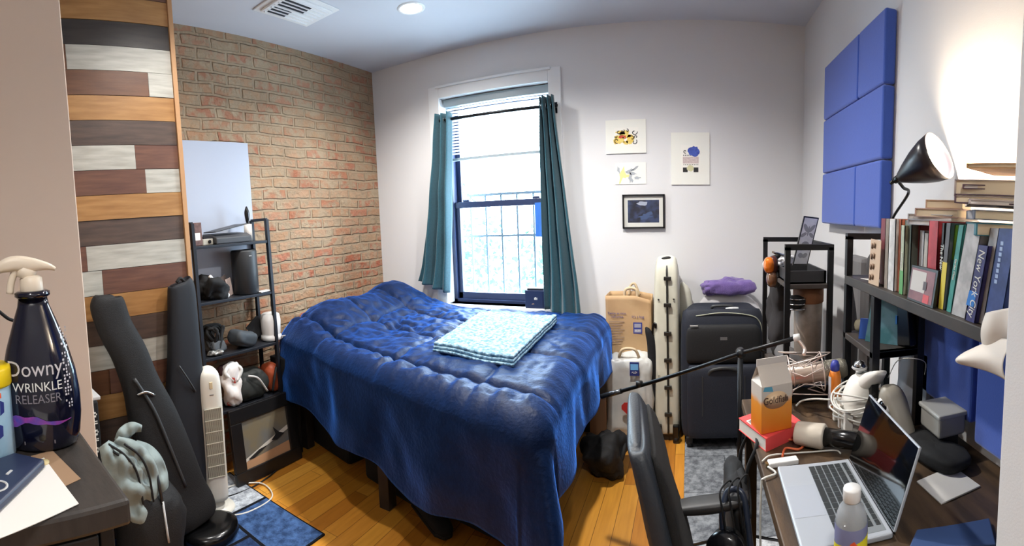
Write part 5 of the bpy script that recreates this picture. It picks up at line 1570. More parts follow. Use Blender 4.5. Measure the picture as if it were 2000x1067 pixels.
# orange cable, hub, white cables
tag(B().tube([at(1520, 858, 'z', DZ + .005), at(1550, 860, 'z', DZ + .005), at(1572, 866, 'z', DZ + .005), at(1560, 878, 'z', DZ + .005), at(1535, 876, 'z', DZ + .005), at(1528, 892, 'z', DZ + .006)], .0032, 8, sub=8).build('orange_cable', mat('orange_cord', (222, 108, 66), .5)), 'short orange cable on the desk between the red book and the hub', 'cable')
h0, h1 = at(1498, 902, 'z', DZ + .014), at(1560, 893, 'z', DZ + .014)
t = thing('usb_hub', 'small white rectangular hub lying at the laptop corner', 'hub', ((h0.x + h1.x) / 2, (h0.y + h1.y) / 2, DZ), rz=math.atan2(h1.y - h0.y, h1.x - h0.x))
L(t).box((-.038, -.012, .001), (.038, .012, .014)).build('hub_body', mat('white_plastic'), t, bevel=.003)
L(t).box((-.045, -.006, .003), (-.037, .006, .011)).build('plug', mat('brass', (150, 130, 90), .3, .8), t)
B().tube([at(1500, 912, 'z', DZ + .008), at(1515, 925, 'z', DZ + .006), at(1492, 935, 'z', DZ + .006), Vector((.165, 1.02, DZ - .01)), Vector((.16, 1.0, DZ - .10)), Vector((.16, .98, DZ - .2))], .0026, 8, sub=8).build('hub_cord', wc, t)
tag(B().tube([at(1488, 902, 'z', DZ + .005), at(1505, 890, 'z', DZ + .005), at(1545, 886, 'z', DZ + .005), at(1600, 882, 'z', DZ + .005), at(1632, 880, 'z', DZ + .005), at(1642, 886, 'z', DZ + .005)], .0022, 8, sub=8).build('white_cable', wc), 'thin white cable running behind the hub to the laptop', 'cable')
# lemonade bottle
p = Vector((.262, .687, DZ))
t = thing('drink_bottle', 'clear plastic drink bottle with a white cap and yellow label', 'bottle', p)
clear = mat('clear_pet', (206, 212, 218), .12)
clear.node_tree.nodes['Principled BSDF'].inputs['Alpha'].default_value = .5
L(t).lathe([(0, 0), (.023, 0), (.027, .006), (.027, .112), (.026, .122), (.021, .138), (.0125, .150), (.012, .156)], n=36).build('bottle_body', clear, t)
L(t).lathe([(0, .003), (.0255, .005), (.0255, .110), (0, .110)], n=32).build('drink', glass('pale_drink', (236, 238, 224), .1, .12), t)
L(t).lathe([(.0140, .150), (.0150, .152), (.0150, .169), (.0140, .172), (0, .172)], n=36).build('cap', mat('cap_white', (226, 226, 224), .4), t)
L(t).lathe([(.0274, .02), (.0276, .021), (.0276, .113), (.0272, .114)], n=36, caps=False).build('label_band', mat('label_grey_blue', (120, 124, 160), .4), t)
b = L(t)
vs, fs = [], []
n_ = 24
for k in range(n_ + 1):
    a = -math.pi * 1.25 + math.pi * 1.5 * k / n_
    zt2 = .078 + .028 * (k / n_)
    vs += [(.0279 * math.cos(a), .0279 * math.sin(a), .032), (.0279 * math.cos(a), .0279 * math.sin(a), zt2)]
b.add(vs, [(2 * i, 2 * i + 2, 2 * i + 3, 2 * i + 1) for i in range(n_)])
b.build('label_yellow', mat('label_yellow', (232, 222, 40), .4), t)
av = math.atan2(-p.y, -p.x)
text('label_lettering', 'Lemonade', mat('logo_brown'), t, None, .015, squeeze=.85, wrap=lambda x_, y_: loc_of(t) @ Vector((.0284 * math.cos(av + x_ / .0284), .0284 * math.sin(av + x_ / .0284), .066 + y_)))
b = L(t); a = math.atan2(-p.y, -p.x) + .15
b.add([(.0284 * math.cos(a + d0), .0284 * math.sin(a + d0), .080 + z) for d0, z in ((-.18, 0), (.18, 0), (.24, .010), (.05, .017), (-.2, .012))], [(0, 1, 2, 3, 4)])
b.build('fruit_print', mat('orange_red'), t)
# card, blue notebook
flat('white_card', [(1790, 943), (1838, 987), (1915, 952), (1860, 912)], DZ + .0005, .004, mat('card_offwhite', (216, 214, 208), .6), 'white square card lying on the desk beside the laptop', 'card', .001)
ck = at(1882, 933, 'z', DZ + .005)
flat('blue_notebook', [(1775, 1080), (1790, 1045), (1932, 1022), (1945, 1075)], DZ + .0005, .012, mat('notebook_blue', (56, 78, 122), .5), 'slate blue notebook lying at the near end of the desk', 'notebook', .003)
# sunscreen
p = Vector((.455, 1.375, DZ))
t = thing('sunscreen_bottle', 'orange and white spray bottle with a blue cap on the desk', 'bottle', p)
L(t).lathe([(0, 0), (.018, 0), (.020, .004), (.020, .105), (.016, .122), (.012, .126)], n=28).build('bottle_body', mat('bottle_orange', (234, 134, 46), .35), t)
vs = []
for k in range(11):
    a = math.pi * .86 + k * .11
    vs += [(.0204 * math.cos(a), .0204 * math.sin(a), .004), (.0204 * math.cos(a), .0204 * math.sin(a), .108)]
L(t).add(vs, [(2 * i, 2 * i + 2, 2 * i + 3, 2 * i + 1) for i in range(10)])
b = L(t).add(vs, [(2 * i, 2 * i + 2, 2 * i + 3, 2 * i + 1) for i in range(10)]); b.build('label', mat('label_pale', (214, 216, 222), .4), t)
L(t).lathe([(.0125, .124), (.0145, .127), (.0150, .142), (.010, .156), (0, .158)], n=28).build('cap', mat('cap_blue', (56, 66, 160), .35), t)
# white gadget with the silver ball, wrapped in cable
p = Vector((.50, 1.245, DZ))
t = thing('desk_gadget', 'white plastic gadget with a silver ball on top wrapped in cables', 'gadget', p)
wp = mat('gadget_white', (222, 218, 210), .5)
L(t).loft([(-.02, 0, 0), (-.02, 0, .03), (-.01, 0, .09), (.0, 0, .135), (.0, 0, .155)], [(.05, .05), (.055, .05), (.055, .045), (.04, .035), (.02, .02)], (0, 1, 0), .8, 28, 5).build('gadget_body', wp, t)
L(t).loft([(.0, -.01, .12), (.01, -.05, .155), (.02, -.09, .185)], [(.03, .02), (.03, .02), (.016, .006)], (1, 0, 0), .7, 20, 5).build('arm', wp, t)
L(t).lathe([(0, -.02), (.012, -.016), (.0195, 0), (.014, .014), (0, .02)], (-.01, .005, .175), 28).build('silver_ball', mat('chrome'), t)
L(t).lathe([(.021, -.004), (.024, 0), (.021, .004)], (-.01, .005, .172), 24, caps=False).build('ball_ring', mat('light_grey'), t)
for k in range(3):
    L(t).box((-.075, -.06 + k * .05, 0), (-.05, -.045 + k * .05, .07)).build('leg', wp, t, bevel=.003)
for k in range(7):
    z = .035 + k * .012
    rr_ = .066 + .010 * math.sin(k * 2.1)
    pts = [(-.02 + rr_ * math.cos(a), rr_ * 1.12 * math.sin(a) + .008 * math.sin(k), z + .010 * math.sin(a * 2 + k)) for a in [i * math.pi / 8 for i in range(16)]]
    L(t).tube(pts, .0028, 6, closed=True, sub=2).build('cable_loop', wc, t)
L(t).tube([(-.08, .06, .06), (-.12, .10, .05), (-.15, .14, .03), (-.17, .13, .02)], .003, 8, sub=6).build('cable_end', wc, t)
# grey camera and black one
p = Vector((.55, 1.13, DZ))
t = thing('security_camera', 'grey beige camera head with a ring lens behind the laptop screen', 'camera', p)
gb = mat('camera_grey', (150, 144, 132), .45)
L(t).loft([(.02, -.05, .02), (.01, -.03, .06), (.0, .0, .10), (-.01, .02, .125), (-.01, .035, .13)], [(.022, .02), (.026, .024), (.034, .03), (.03, .03), (.01, .01)], (1, 0, 0), .6, 24, 6).build('camera_body', gb, t)
L(t).lathe([(.021, -.008), (.024, .004), (.015, .008)], (-.032, -.002, .100), 24, (-1, -.5, .2), caps=False).build('lens_ring', mat('white_plastic'), t)
L(t).lathe([(.0, .0), (.015, 0), (.013, .006), (0, .006)], (-.033, -.002, .100), 24, (-1, -.5, .2)).build('lens', mat('lens_black'), t)
L(t).tube([(-.04, .05, .12), (-.07, .04, .08), (-.06, .03, .03), (-.03, .05, .01)], .004, 8, sub=6).build('cable', black_fab, t)
t = thing('plastic_case', 'translucent grey plastic box against the wall behind the laptop', 'box', (.655, 1.04, DZ))
B().box((.61, .985, .80), (.69, 1.09, .855)).build('box_body', mat('clear_grey', (150, 148, 142), .3), t, bevel=.006)
B().box((.605, .98, .852), (.695, 1.095, .864)).build('box_lid', mat('lid_grey', (166, 166, 162), .3), t, bevel=.004)
B().box((.62, 1.0, DZ), (.68, 1.08, .80)).build('box_base', mat('dark_plastic'), t, bevel=.003)
t = thing('black_pouch', 'flat black zip pouch on the desk beside the right wall', 'pouch', (.60, 1.02, DZ))
B().soft((.60, .99, DZ + .022), (.05, .10, .022), .6, .012, 12, 81, 24, rz=.25).build('pouch_body', black_fab, t)
t = thing('black_case', 'low black case standing at the far end of the desk', 'case', (.34, 1.47, DZ))
B().box((.26, 1.44, DZ), (.47, 1.50, DZ + .055)).build('case_body', mat('black_gloss'), t, bevel=.006)

# microphone stand with boom
t = thing('microphone_stand', 'black microphone boom stand reaching over the suitcase to the desk', 'microphone stand', (.186, 1.66, 0))
bm_ = mat('boom_black', (30, 32, 35), .35, .5)
piv = Vector((.186, 1.66, .905))
pL = at(1175, 775, 'y', 1.86); pR = at(1556, 660, 'y', 1.46)
B().tube([(.186, 1.66, .02), piv - Vector((0, 0, .03))], .010, 12).build('pole', bm_, t)
piv2 = at(1447, 690, 'y', 1.66)
B().tube([pL, piv2, pR], .0078, 12).build('boom_arm', bm_, t)
B().tube([pL, pL + (piv2 - pL) * .16], .0105, 12).build('counterweight', mat('boom_steel', (70, 74, 80), .25, .8), t)
k_ = pL + (piv2 - pL) * .30
B().lathe([(0, -.012), (.014, -.01), (.014, .01), (0, .012)], k_ + Vector((0, 0, .008)), 14).build('boom_knob', bm_, t)
B().lathe([(0, -.022), (.016, -.018), (.018, .018), (0, .022)], piv2, 18, (0, 1, 0)).build('clutch', bm_, t)
B().tube([piv2 + Vector((.02, -.02, .01)), piv2 + Vector((.05, -.04, .03)), piv2 + Vector((.08, -.06, .02))], .004, 8, sub=5).build('clutch_lever', bm_, t)
for k in range(3):
    a = k * 2.094 + .5
    B().tube([(.186, 1.66, .16), (.186 + .24 * math.cos(a), 1.66 + .24 * math.sin(a), .018)], .006, 8).build('leg', bm_, t)
# shock mount + microphone
mc = at(1585, 728, 'y', 1.42)
t = thing('studio_microphone', 'pale champagne studio microphone lying in a wire shock mount', 'microphone', mc)
ax = (at(1640, 720, 'y', 1.40) - at(1530, 735, 'y', 1.42)).normalized()
champ = mat('champagne_metal', (196, 178, 164), .3, .6)
KM = 1.32
s_ = mc - ax * .075 * KM
B().lathe([(r * KM, z * KM) for r, z in [(0, 0), (.018, .002), (.024, .012), (.024, .10), (.0245, .102)]], s_, 32, ax).build('mic_body', champ, t)
B().lathe([(r * KM, z * KM) for r, z in [(.0245, .102), (.025, .104), (.025, .15), (.02, .162), (0, .165)]], s_, 32, ax).build('mic_grille', mat('mic_grille_metal', (140, 136, 122), .4, .7, bump=.5, bscale=600), t)
up = Vector((0, 0, 1)); sidev = ax.cross(up).normalized(); up = sidev.cross(ax).normalized()
wire = mat('shock_wire', (214, 196, 186), .35, .4)
for off, rr_ in ((.03, .026), (.075, .026)):
    pts = [s_ + ax * KM * off + (up * math.cos(a) + sidev * math.sin(a)) * KM * rr_ for a in [i * math.pi / 8 for i in range(16)]]
    B().tube(pts, .002, 6, closed=True).build('inner_ring', wire, t)
for sg in (1, -1):
    pts = [s_ + ax * KM * .0 + up * sg * KM * .032 + sidev * KM * .03, s_ + ax * KM * .11 + up * sg * KM * .050 + sidev * KM * .03, s_ + ax * KM * .06 + up * sg * KM * .028 + sidev * KM * .03, s_ + ax * KM * .13 + up * sg * KM * .034 - sidev * KM * .03, s_ + ax * KM * .0 + up * sg * KM * .052 - sidev * KM * .03, s_ + ax * KM * .09 + up * sg * KM * .030 - sidev * KM * .03]
    B().tube(pts, .0022, 6, closed=True).build('cage_wire', wire, t)
for k in range(6):
    a = k * math.pi / 3
    B().tube([s_ + ax * KM * .02 + (up * math.cos(a) + sidev * math.sin(a)) * KM * .046, s_ + ax * KM * .055 + (up * math.cos(a + .5) + sidev * math.sin(a + .5)) * KM * .025, s_ + ax * KM * .10 + (up * math.cos(a) + sidev * math.sin(a)) * KM * .046], .0016, 6).build('elastic', mat('elastic_white', (226, 214, 206), .6), t)
for off in (.02, .10):
    pts = [s_ + ax * KM * off + (up * math.cos(a) + sidev * math.sin(a)) * KM * .047 for a in [i * math.pi / 12 for i in range(24)]]
    B().tube(pts, .0022, 6, closed=True).build('outer_ring', wire, t)
B().tube([s_ + ax * KM * .06 + up * .047 * KM, mc + Vector((-.02, .02, .075)), pR], .006, 10, sub=5).build('yoke', wire, t)
B().lathe([(0, -.012), (.012, -.01), (.013, .01), (0, .012)], pR, 16, ax).build('thread_adapter', mat('white_plastic'), t)

# office chair
t = thing('office_chair', 'black leather office chair seen edge on in front of the desk', 'office chair', (.08, .97, 0))
lea = mat('chair_leather', (38, 44, 52), .5, bump=.1, bscale=200)
pts = [at(1240, 812, 'y', .93), at(1241, 822, 'y', .93), at(1252, 850, 'y', .93), at(1266, 900, 'y', .93), at(1280, 960, 'y', .93), at(1299, 1020, 'y', .93), at(1318, 1075, 'y', .93), Vector((-.02, .93, .58)), Vector((-.0, .93, .52))]
dims = [(.008, .12), (.018, .15), (.022, .165), (.024, .175), (.025, .18), (.026, .18), (.027, .18), (.026, .17), (.02, .14)]
B().loft(pts, dims, (1, .13, 0), .45, 40, 6).build('backrest', lea, t)
p2 = [p + Vector((.030, 0, -.012)) for p in pts]
B().loft(p2[1:-1], [(.006, .13), (.012, .15), (.014, .16), (.014, .165), (.014, .165), (.014, .16), (.012, .15)], (1, .13, 0), .5, 32, 6).build('front_mesh', mat('chair_mesh', (20, 20, 21), .9, bump=.4, bscale=700), t)
for y in (.985,):
    B().loft([at(1322, 992, 'y', 1.0), at(1360, 988, 'y', 1.0), at(1410, 982, 'y', 1.0), at(1462, 972, 'y', 1.0)], [(.022, .009), (.026, .012), (.026, .012), (.020, .008)], (0, 1, 0), .6, 20, 5).build('armrest', mat('arm_black', (36, 36, 37), .5), t)
    e_ = at(1440, 976, 'y', 1.0)
    B().tube([(e_.x, 1.0, e_.z - .01), (e_.x + .01, 1.0, .58), (.08, 1.0, .47)], .014, 10, sub=5).build('arm_post', mat('arm_black'), t)
B().soft((.16, .90, .455), (.20, .20, .045), .45, .006, 6, 3, 28).build('seat', lea, t)
B().tube([(.16, .90, .42), (.16, .90, .10)], .025, 14).build('gas_lift', mat('arm_black'), t)
for k in range(5):
    a = k * 2 * math.pi / 5 + .3
    e_ = Vector((.16 + .22 * math.cos(a), .90 + .22 * math.sin(a), .07))
    B().bar((.16, .90, .11), e_, .035, .025).build('leg', mat('arm_black'), t, bevel=.004)
    B().lathe([(0, -.012), (.026, -.012), (.028, 0), (.026, .012), (0, .012)], e_ - Vector((0, 0, .042)), 18, (math.sin(a), -math.cos(a), 0)).build('caster', mat('rubber_black'), t)
B().loft([(-.005, .93, .56), (.03, .92, .45), (.10, .90, .42)], [(.03, .012), (.03, .012), (.03, .012)], (0, 1, 0), .6).build('back_bracket', mat('arm_black'), t)

# headphones hanging on the arm rest
hc = at(1440, 1010, 'y', .985)
t = thing('headphones', 'black over ear headphones hanging from the chair arm', 'headphones', hc)
hp = mat('headphone_black', (18, 18, 22), .22)
arm_p = at(1440, 978, 'y', 1.0)
c1_, c2_ = Vector((arm_p.x - .030, .955, arm_p.z - .085)), Vector((arm_p.x + .02, .93, arm_p.z - .115))
for c in (c1_, c2_):
    B().lathe([(0, -.022), (.030, -.02), (.042, -.008), (.044, .004), (.036, .018), (0, .022)], c, 32, (-.35, -1, .15)).build('ear_cup', hp, t)
    B().lathe([(.018, .0), (.036, .002), (.040, .012), (.030, .02), (.018, .014)], c - Vector((.35, 1, -.15)).normalized() * -.012, 28, (.35, 1, -.15), caps=False).build('ear_cushion', cordura, t)
B().tube([c1_ + Vector((-.005, .02, .03)), Vector((arm_p.x - .035, .98, arm_p.z - .01)), Vector((arm_p.x - .02, 1.0, arm_p.z + .024)), Vector((arm_p.x + .01, .99, arm_p.z + .022)), Vector((arm_p.x + .02, .965, arm_p.z - .03)), c2_ + Vector((.005, .015, .03))], .007, 10, sub=6).build('headband', mat('band_blue_black', (38, 46, 62), .3), t)
for k in range(3):
    x = arm_p.x - .028 + k * .020
    pts = [(x, .965, arm_p.z - .05), (x - .008, .97, arm_p.z), (x - .012, .985, arm_p.z + .032 + .006 * k), (x + .012, 1.02, arm_p.z + .036 + .006 * k), (x + .022, 1.035, arm_p.z), (x + .02, 1.0, arm_p.z - .045)]
    B().tube(pts, .0022, 8, sub=6).build('coiled_cord', black_fab, t)
# dark things hanging at the desk front
t = thing('tote_bag', 'black fabric bag hanging off the front edge of the desk', 'bag', (.13, 1.24, .38))
B().soft((.128, 1.22, .50), (.035, .13, .16), .6, .03, 10, 91, 28).build('bag_body', black_fab, t)
B().tube([(.14, 1.15, .62), (.15, 1.16, .70), (.178, 1.18, .757), (.178, 1.26, .757), (.15, 1.28, .70), (.14, 1.29, .62)], .005, 8, sub=6).build('strap', black_fab, t)

# ================================================================ THE BOOKSHELF
SX0, SX1 = .50, .665
SZT = 1.172
board = mat('shelf_board_dark', (66, 58, 52), .5, c2=(50, 44, 40), scale=8, stretch=(8, 1, 1))
t = thing('bookshelf', 'dark wood and black metal shelf unit standing on the desk', 'bookshelf', (.58, 1.05, DZ))
B().box((SX0, .56, SZT - .028), (SX1 + .05, 1.435, SZT)).build('top_shelf', board, t, bevel=.002)
B().box((SX0, 1.18, .965), (SX1, 1.435, .985)).build('lower_shelf', board, t, bevel=.002)
for x in (SX0 + .011, SX1 - .011):
    for y in (1.19, 1.424):
        B().box((x - .011, y - .011, DZ), (x + .011, y + .011, SZT - .028)).build('post', black_tube, t)
    B().box((x - .010, .562, DZ), (x + .010, .580, SZT - .028)).build('post', black_tube, t)
B().box((SX0, 1.413, SZT), (SX0 + .02, 1.435, 1.30)).build('end_frame', black_tube, t)
B().box((SX1 + .01, 1.413, SZT), (SX1 + .03, 1.435, 1.30)).build('end_frame', black_tube, t)
B().box((SX0, 1.413, 1.29), (SX1 + .03, 1.435, 1.31)).build('end_rail', black_tube, t)
B().box((SX0 + .02, 1.18, .965), (SX1, 1.20, .985)).build('cross_rail', black_tube, t)

page_m = mat('page_cream', (228, 214, 186), .75)
def hexa(b, x0, x1, yb0, yb1, yt0, yt1, z0, z1):
    vs = [(x0, yb0, z0), (x1, yb0, z0), (x1, yb1, z0), (x0, yb1, z0), (x0, yt0, z1), (x1, yt0, z1), (x1, yt1, z1), (x0, yt1, z1)]
    b.add(vs, [(3, 2, 1, 0), (4, 5, 6, 7), (0, 1, 5, 4), (1, 2, 6, 5), (2, 3, 7, 6), (3, 0, 4, 7)])
shelf_books = [
    # bottom px0, px1, top px0, px1, top py, colour, x offset, description, spine title
    (1716, 1725, 1719, 1728, 418, (134, 50, 60), .02, 'dark red narrow book, first on the shelf beside the round speaker', None),
    (1725, 1732, 1728, 1735, 416, (150, 134, 118), .0, 'tan grey book between the dark red and the white book', None),
    (1732, 1744, 1733, 1744, 419, (222, 220, 218), .0, 'tall white book near the photo strip', None),
    (1744, 1749, 1745, 1750, 424, (120, 100, 118), .03, 'thin purple grey book right of the white book', None),
    (1749, 1755, 1750, 1756, 425, (208, 120, 90), .01, 'salmon spined book left of the pale green one', None),
    (1755, 1762, 1756, 1762, 440, (196, 206, 178), .0, 'pale green and white book with small spine lettering', 'Landscapes'),
    (1762, 1775, 1762, 1774, 430, (96, 104, 92), .01, 'thick mossy grey book behind the small photo frame', None),
    (1775, 1781, 1775, 1781, 436, (46, 52, 74), .03, 'dark navy book behind the small photo frame', None),
    (1781, 1790, 1781, 1790, 438, (146, 58, 62), .03, 'maroon book above the small photo frame', None),
    (1790, 1799, 1790, 1799, 450, (206, 204, 206), .03, 'short white book above the small photo frame', None),
    (1799, 1807, 1799, 1808, 455, (212, 204, 192), .03, 'short cream book left of the big red book', None),
    (1807, 1825, 1810, 1838, 425, (198, 62, 70), .01, 'thick bright red book in the middle of the row', None),
    (1825, 1831, 1832, 1840, 445, (206, 192, 168), .03, 'narrow cream book right of the thick red book', None),
    (1831, 1836, 1840, 1850, 436, (52, 46, 44), .0, 'black book with white lettering reading The New', 'The New'),
    (1833, 1842, 1848, 1862, 436, (110, 108, 112), .0, 'grey book with a yellow lower spine', None),
    (1842, 1848, 1860, 1872, 440, (196, 198, 70), .01, 'yellow green book left of the teal one', None),
    (1848, 1858, 1872, 1886, 440, (70, 160, 150), .0, 'teal book with tiny lettering beside the thick white book', 'Garden Cities'),
    (1858, 1886, 1888, 1914, 438, (206, 204, 204), -.005, 'very thick white volume in the row', None),
    (1886, 1905, 1912, 1934, 480, (66, 62, 120), -.010, 'short purple and blue New York City guide book', 'New York City'),
    (1905, 1922, 1934, 1950, 446, (178, 176, 178), .0, 'pale grey book right of the New York City guide', None),
    (1922, 1955, 1951, 1982, 447, (72, 88, 150), .0, 'blue book with white lettering at the doorway end of the row', None),
]
for i, (b0, b1, t0, t1, ty, col, dx, lab, title) in enumerate(shelf_books):
    x = SX0 + .018 + dx
    yb1, yb0 = at(b0, 600, 'x', x).y, at(b1, 600, 'x', x).y
    yt1, yt0 = at(t0, 450, 'x', x).y - .0, at(t1, 450, 'x', x).y
    # keep the thickness the same from foot to head
    th = max(.006, yb1 - yb0 - .0008)
    if b0 < 1830:
        yb1 -= .0; yt1 = yb1 - .004 * (b0 > 1780)
    else:
        yt1 = yb1 - max(0, min(.05, yb1 - yt1))
    yb0, yt0 = yb1 - th, yt1 - th
    zt2 = at((t0 + t1) / 2, ty, 'x', x).z
    zt2 = min(zt2, 1.362) if b0 != 1886 else zt2
    t = thing('book', 'standing ' + lab if len(lab.split()) < 14 else lab, 'book', (x + .06, (yb0 + yb1) / 2, SZT), group='books standing on the shelf')
    cvm = mat('book_cover_%d' % i, col, .5, c2=tuple(int(v * .82) for v in col), scale=30)
    z0 = SZT + .0008
    depth = min(.13, SX1 + .03 - x)
    k = .0016
    b = B()
    hexa(b, x, x + k * 1.5, yb0, yb1, yt0, yt1, z0, zt2)
    hexa(b, x, x + depth, yb0, yb0 + k, yt0, yt0 + k, z0, zt2)
    hexa(b, x, x + depth, yb1 - k, yb1, yt1 - k, yt1, z0, zt2)
    b.build('cover', cvm, t)
    b = B(); hexa(b, x + k * 1.5, x + depth - .003, yb0 + k, yb1 - k, yt0 + k, yt1 - k, z0 + .002, zt2 - .003)
    b.build('pages', page_m, t)
    if title:
        c0 = Vector((x - .0006, (yb0 + yb1) / 2, z0 + (zt2 - z0) * .5)); c1 = Vector((0, (yb0 + yb1) / 2 - (yt0 + yt1) / 2, -(zt2 - z0))).normalized()
        c0.y = (yb0 + yb1 + yt0 + yt1) / 4
        if title == 'The New': c0 += -c1 * .02
        xx = c1; yy_ = Vector((-1, 0, 0)).cross(xx)
        text('spine_lettering', title, mat('white_ink'), t, frame_T(c0, xx, yy_), {'New York City': .027, 'The New': .018, 'Landscapes': .011, 'Garden Cities': .010}[title], squeeze=.8)
    if i == 14:
        b = B(); hexa(b, x - .0005, x, yb0, yb1, yb0 + (yt0 - yb0) * .55, yb1 + (yt1 - yb1) * .55, z0, z0 + (zt2 - z0) * .55); b.build('spine_patch', mat('patch_yellow', (214, 196, 70), .5), t)
    if i == 18:
        b = B(); hexa(b, x - .0004, x, yb0 + .006, yb1 - .001, yb0 + (yt0 - yb0) * .3 + .006, yb1 + (yt1 - yb1) * .3 - .001, z0 + .03, z0 + .06); b.build('spine_patch', mat('patch_blue', (44, 120, 200), .5), t)
    if i == 5:
        b = B(); hexa(b, x - .0004, x, yb0, yb1, yb0, yb1, z0, z0 + .06); b.build('spine_patch', mat('patch_green', (96, 160, 96), .5), t)
    if i == 20:
        b = B()
        for q_ in range(8):
            f = .45 + q_ * .055
            y_ = (yb0 + yb1) / 2 + ((yt0 + yt1) / 2 - (yb0 + yb1) / 2) * f
            b.box((x - .0006, y_ + .004, z0 + (zt2 - z0) * f), (x, y_ + .012, z0 + (zt2 - z0) * f + .007))
        b.build('spine_marks', mat('mark_pale', (170, 190, 226), .5), t)

def lying_book(cx, cy, z, ln, wd, th, a, col, pages, lab, name='book', group='books lying on top of the row'):
    """spine looks to the far left of the viewer, head edge to the near right"""
    t = thing(name, lab, 'book', (cx, cy, z), group=group)
    n = Vector((-math.cos(a), math.sin(a), 0)); e = Vector((math.sin(a), math.cos(a), 0))
    T = frame_T((cx, cy, z), e, -n)        # x along the spine, y away from the spine
    cvm = mat('lying_cover_%d_%d_%d' % col, col, .5, c2=tuple(int(v * .85) for v in col), scale=25)
    b = B(T)
    b.box((-ln / 2, -wd / 2, 0), (ln / 2, wd / 2, .002)).box((-ln / 2, -wd / 2, th - .002), (ln / 2, wd / 2, th)).box((-ln / 2, -wd / 2, 0), (ln / 2, -wd / 2 + .003, th))
    b.build('cover', cvm, t)
    b = B(T).box((-ln / 2 + .003, -wd / 2 + .003, .002), (ln / 2 - .003, wd / 2 - .003, th - .002))
    b.build('pages', pages, t)
pale = mat('page_pale', (226, 222, 218), .7)
z = 1.3635
for th, col, a, ln, wd, dy, lab, pg in [
    (.024, (64, 128, 144), .50, .19, .12, .0, 'teal hardback lying lowest of the right stack on the row', page_m),
    (.019, (112, 122, 140), .52, .18, .12, .004, 'blue grey book lying second from below in the right stack', page_m),
    (.010, (196, 186, 186), .55, .19, .13, .006, 'thin white book in the middle of the right stack', pale),
    (.018, (104, 84, 98), .95, .17, .12, .008, 'plum book with cream pages above the thin white book', page_m),
    (.009, (98, 74, 86), .75, .16, .12, .010, 'thin plum book just below the thick grey one', pale),
    (.033, (176, 164, 160), .95, .17, .12, .010, 'thick grey book with cream pages near the top of the right stack', page_m),
    (.010, (196, 150, 96), 1.05, .13, .10, -.004, 'thin tan book topmost of the right stack', page_m)]:
    lying_book(.605, .765 + dy, z, ln * 1.12, wd * 1.1, th, a, col, pg, lab)
    z += th + .0004
z = 1.3635
for th, col, a, ln, wd, dy, lab, pg in [
    (.013, (186, 190, 200), 1.08, .15, .12, 0, 'pale blue grey book lowest of the left stack on the row', pale),
    (.013, (208, 206, 208), 1.05, .15, .12, .002, 'white book second from below in the left stack', pale),
    (.020, (196, 168, 156), .95, .14, .11, -.012, 'beige pink book third from below in the left stack', page_m),
    (.020, (206, 176, 150), .80, .11, .09, -.02, 'cream paperback topmost of the left stack beneath the lamp', page_m)]:
    lying_book(.60, .985 + dy, z, ln, wd, th, a, col, pg, lab)
    z += th + .0004

# round speaker, papers, photo strip, small frame
p = Vector((.590, 1.335, SZT))
t = thing('smart_speaker', 'charcoal dome shaped speaker at the window end of the shelf', 'speaker', p)
L(t).lathe([(0, 0), (.034, 0), (.042, .008), (.050, .035), (.048, .062), (.036, .083), (.018, .093), (0, .095)], n=40).build('shell', mat('speaker_cloth', (62, 58, 58), .85, bump=.3, bscale=500), t)
tag(B().prism([(.52, 1.34), (.56, 1.20), (.63, 1.22), (.60, 1.30)], SZT + .0006, SZT + .002).build('loose_papers', mat('paper_white'), bevel=0), 'loose white papers in front of the dome speaker', 'papers')
pa, pb = at(1700, 500, 'x', .515), at(1720, 500, 'x', .515)
t = thing('photo_strip', 'sepia strip of small photos leaning against the books', 'photo strip', (.512, (pa.y + pb.y) / 2, SZT))
b = B(); b.add([(.510, pa.y - .004, SZT + .001), (.510, pb.y - .004, SZT + .001), (.516, pb.y, 1.30), (.516, pa.y, 1.302)], [(0, 1, 2, 3)])
b.build('strip_sheet', mat('sepia', (196, 170, 144), .6), t, solid=.001)
b = B()
for k in range(4):
    z = SZT + .02 + k * .030
    b.lathe([(0, 0), (.007, 0), (.008, .0006), (0, .001)], (.5085 + .0014 * k, pa.y - .016, z), 14, (-1, 0, 0), sx=1.1, sy=.8)
    b.lathe([(0, 0), (.007, 0), (.008, .0006), (0, .001)], (.5085 + .0014 * k, pa.y - .034, z + .003), 14, (-1, 0, 0), sx=1.1, sy=.8)
b.build('photo_faces', mat('sepia_dark', (110, 84, 66), .6, c2=(156, 124, 98), scale=80), t)
f0, f1, f2, f3 = at(1770, 512, 'x', .506), at(1829, 534, 'x', .506), at(1762, 588, 'x', .498), at(1815, 622, 'x', .498)
t = thing('framed_photo', 'small dark photo frame standing before the books on the shelf edge', 'picture', ((.51), (f0.y + f1.y) / 2, SZT))
yA_, yB_ = .985, .862
def fr(y, v, off=0):
    return (.503 + .010 * v - off, y, SZT + .001 + (.078) * v)
def frq(y0, y1, v0, v1, off, th):
    b = B(); b.add([fr(y0, v0, off), fr(y1, v0, off), fr(y1, v1, off), fr(y0, v1, off), fr(y0, v0, off - th), fr(y1, v0, off - th), fr(y1, v1, off - th), fr(y0, v1, off - th)], [(0, 1, 2, 3), (7, 6, 5, 4), (0, 4, 5, 1), (1, 5, 6, 2), (2, 6, 7, 3), (3, 7, 4, 0)]); return b
frq(yA_, yB_, 0, 1.05, 0, .008).build('frame', mat('frame_black'), t)
frq(yA_ - .005, yB_ + .008, .06, .98, .0006, .0004).build('photo_sheet', mat('photo_maroon', (136, 84, 88), .4, c2=(110, 64, 70), scale=20), t)
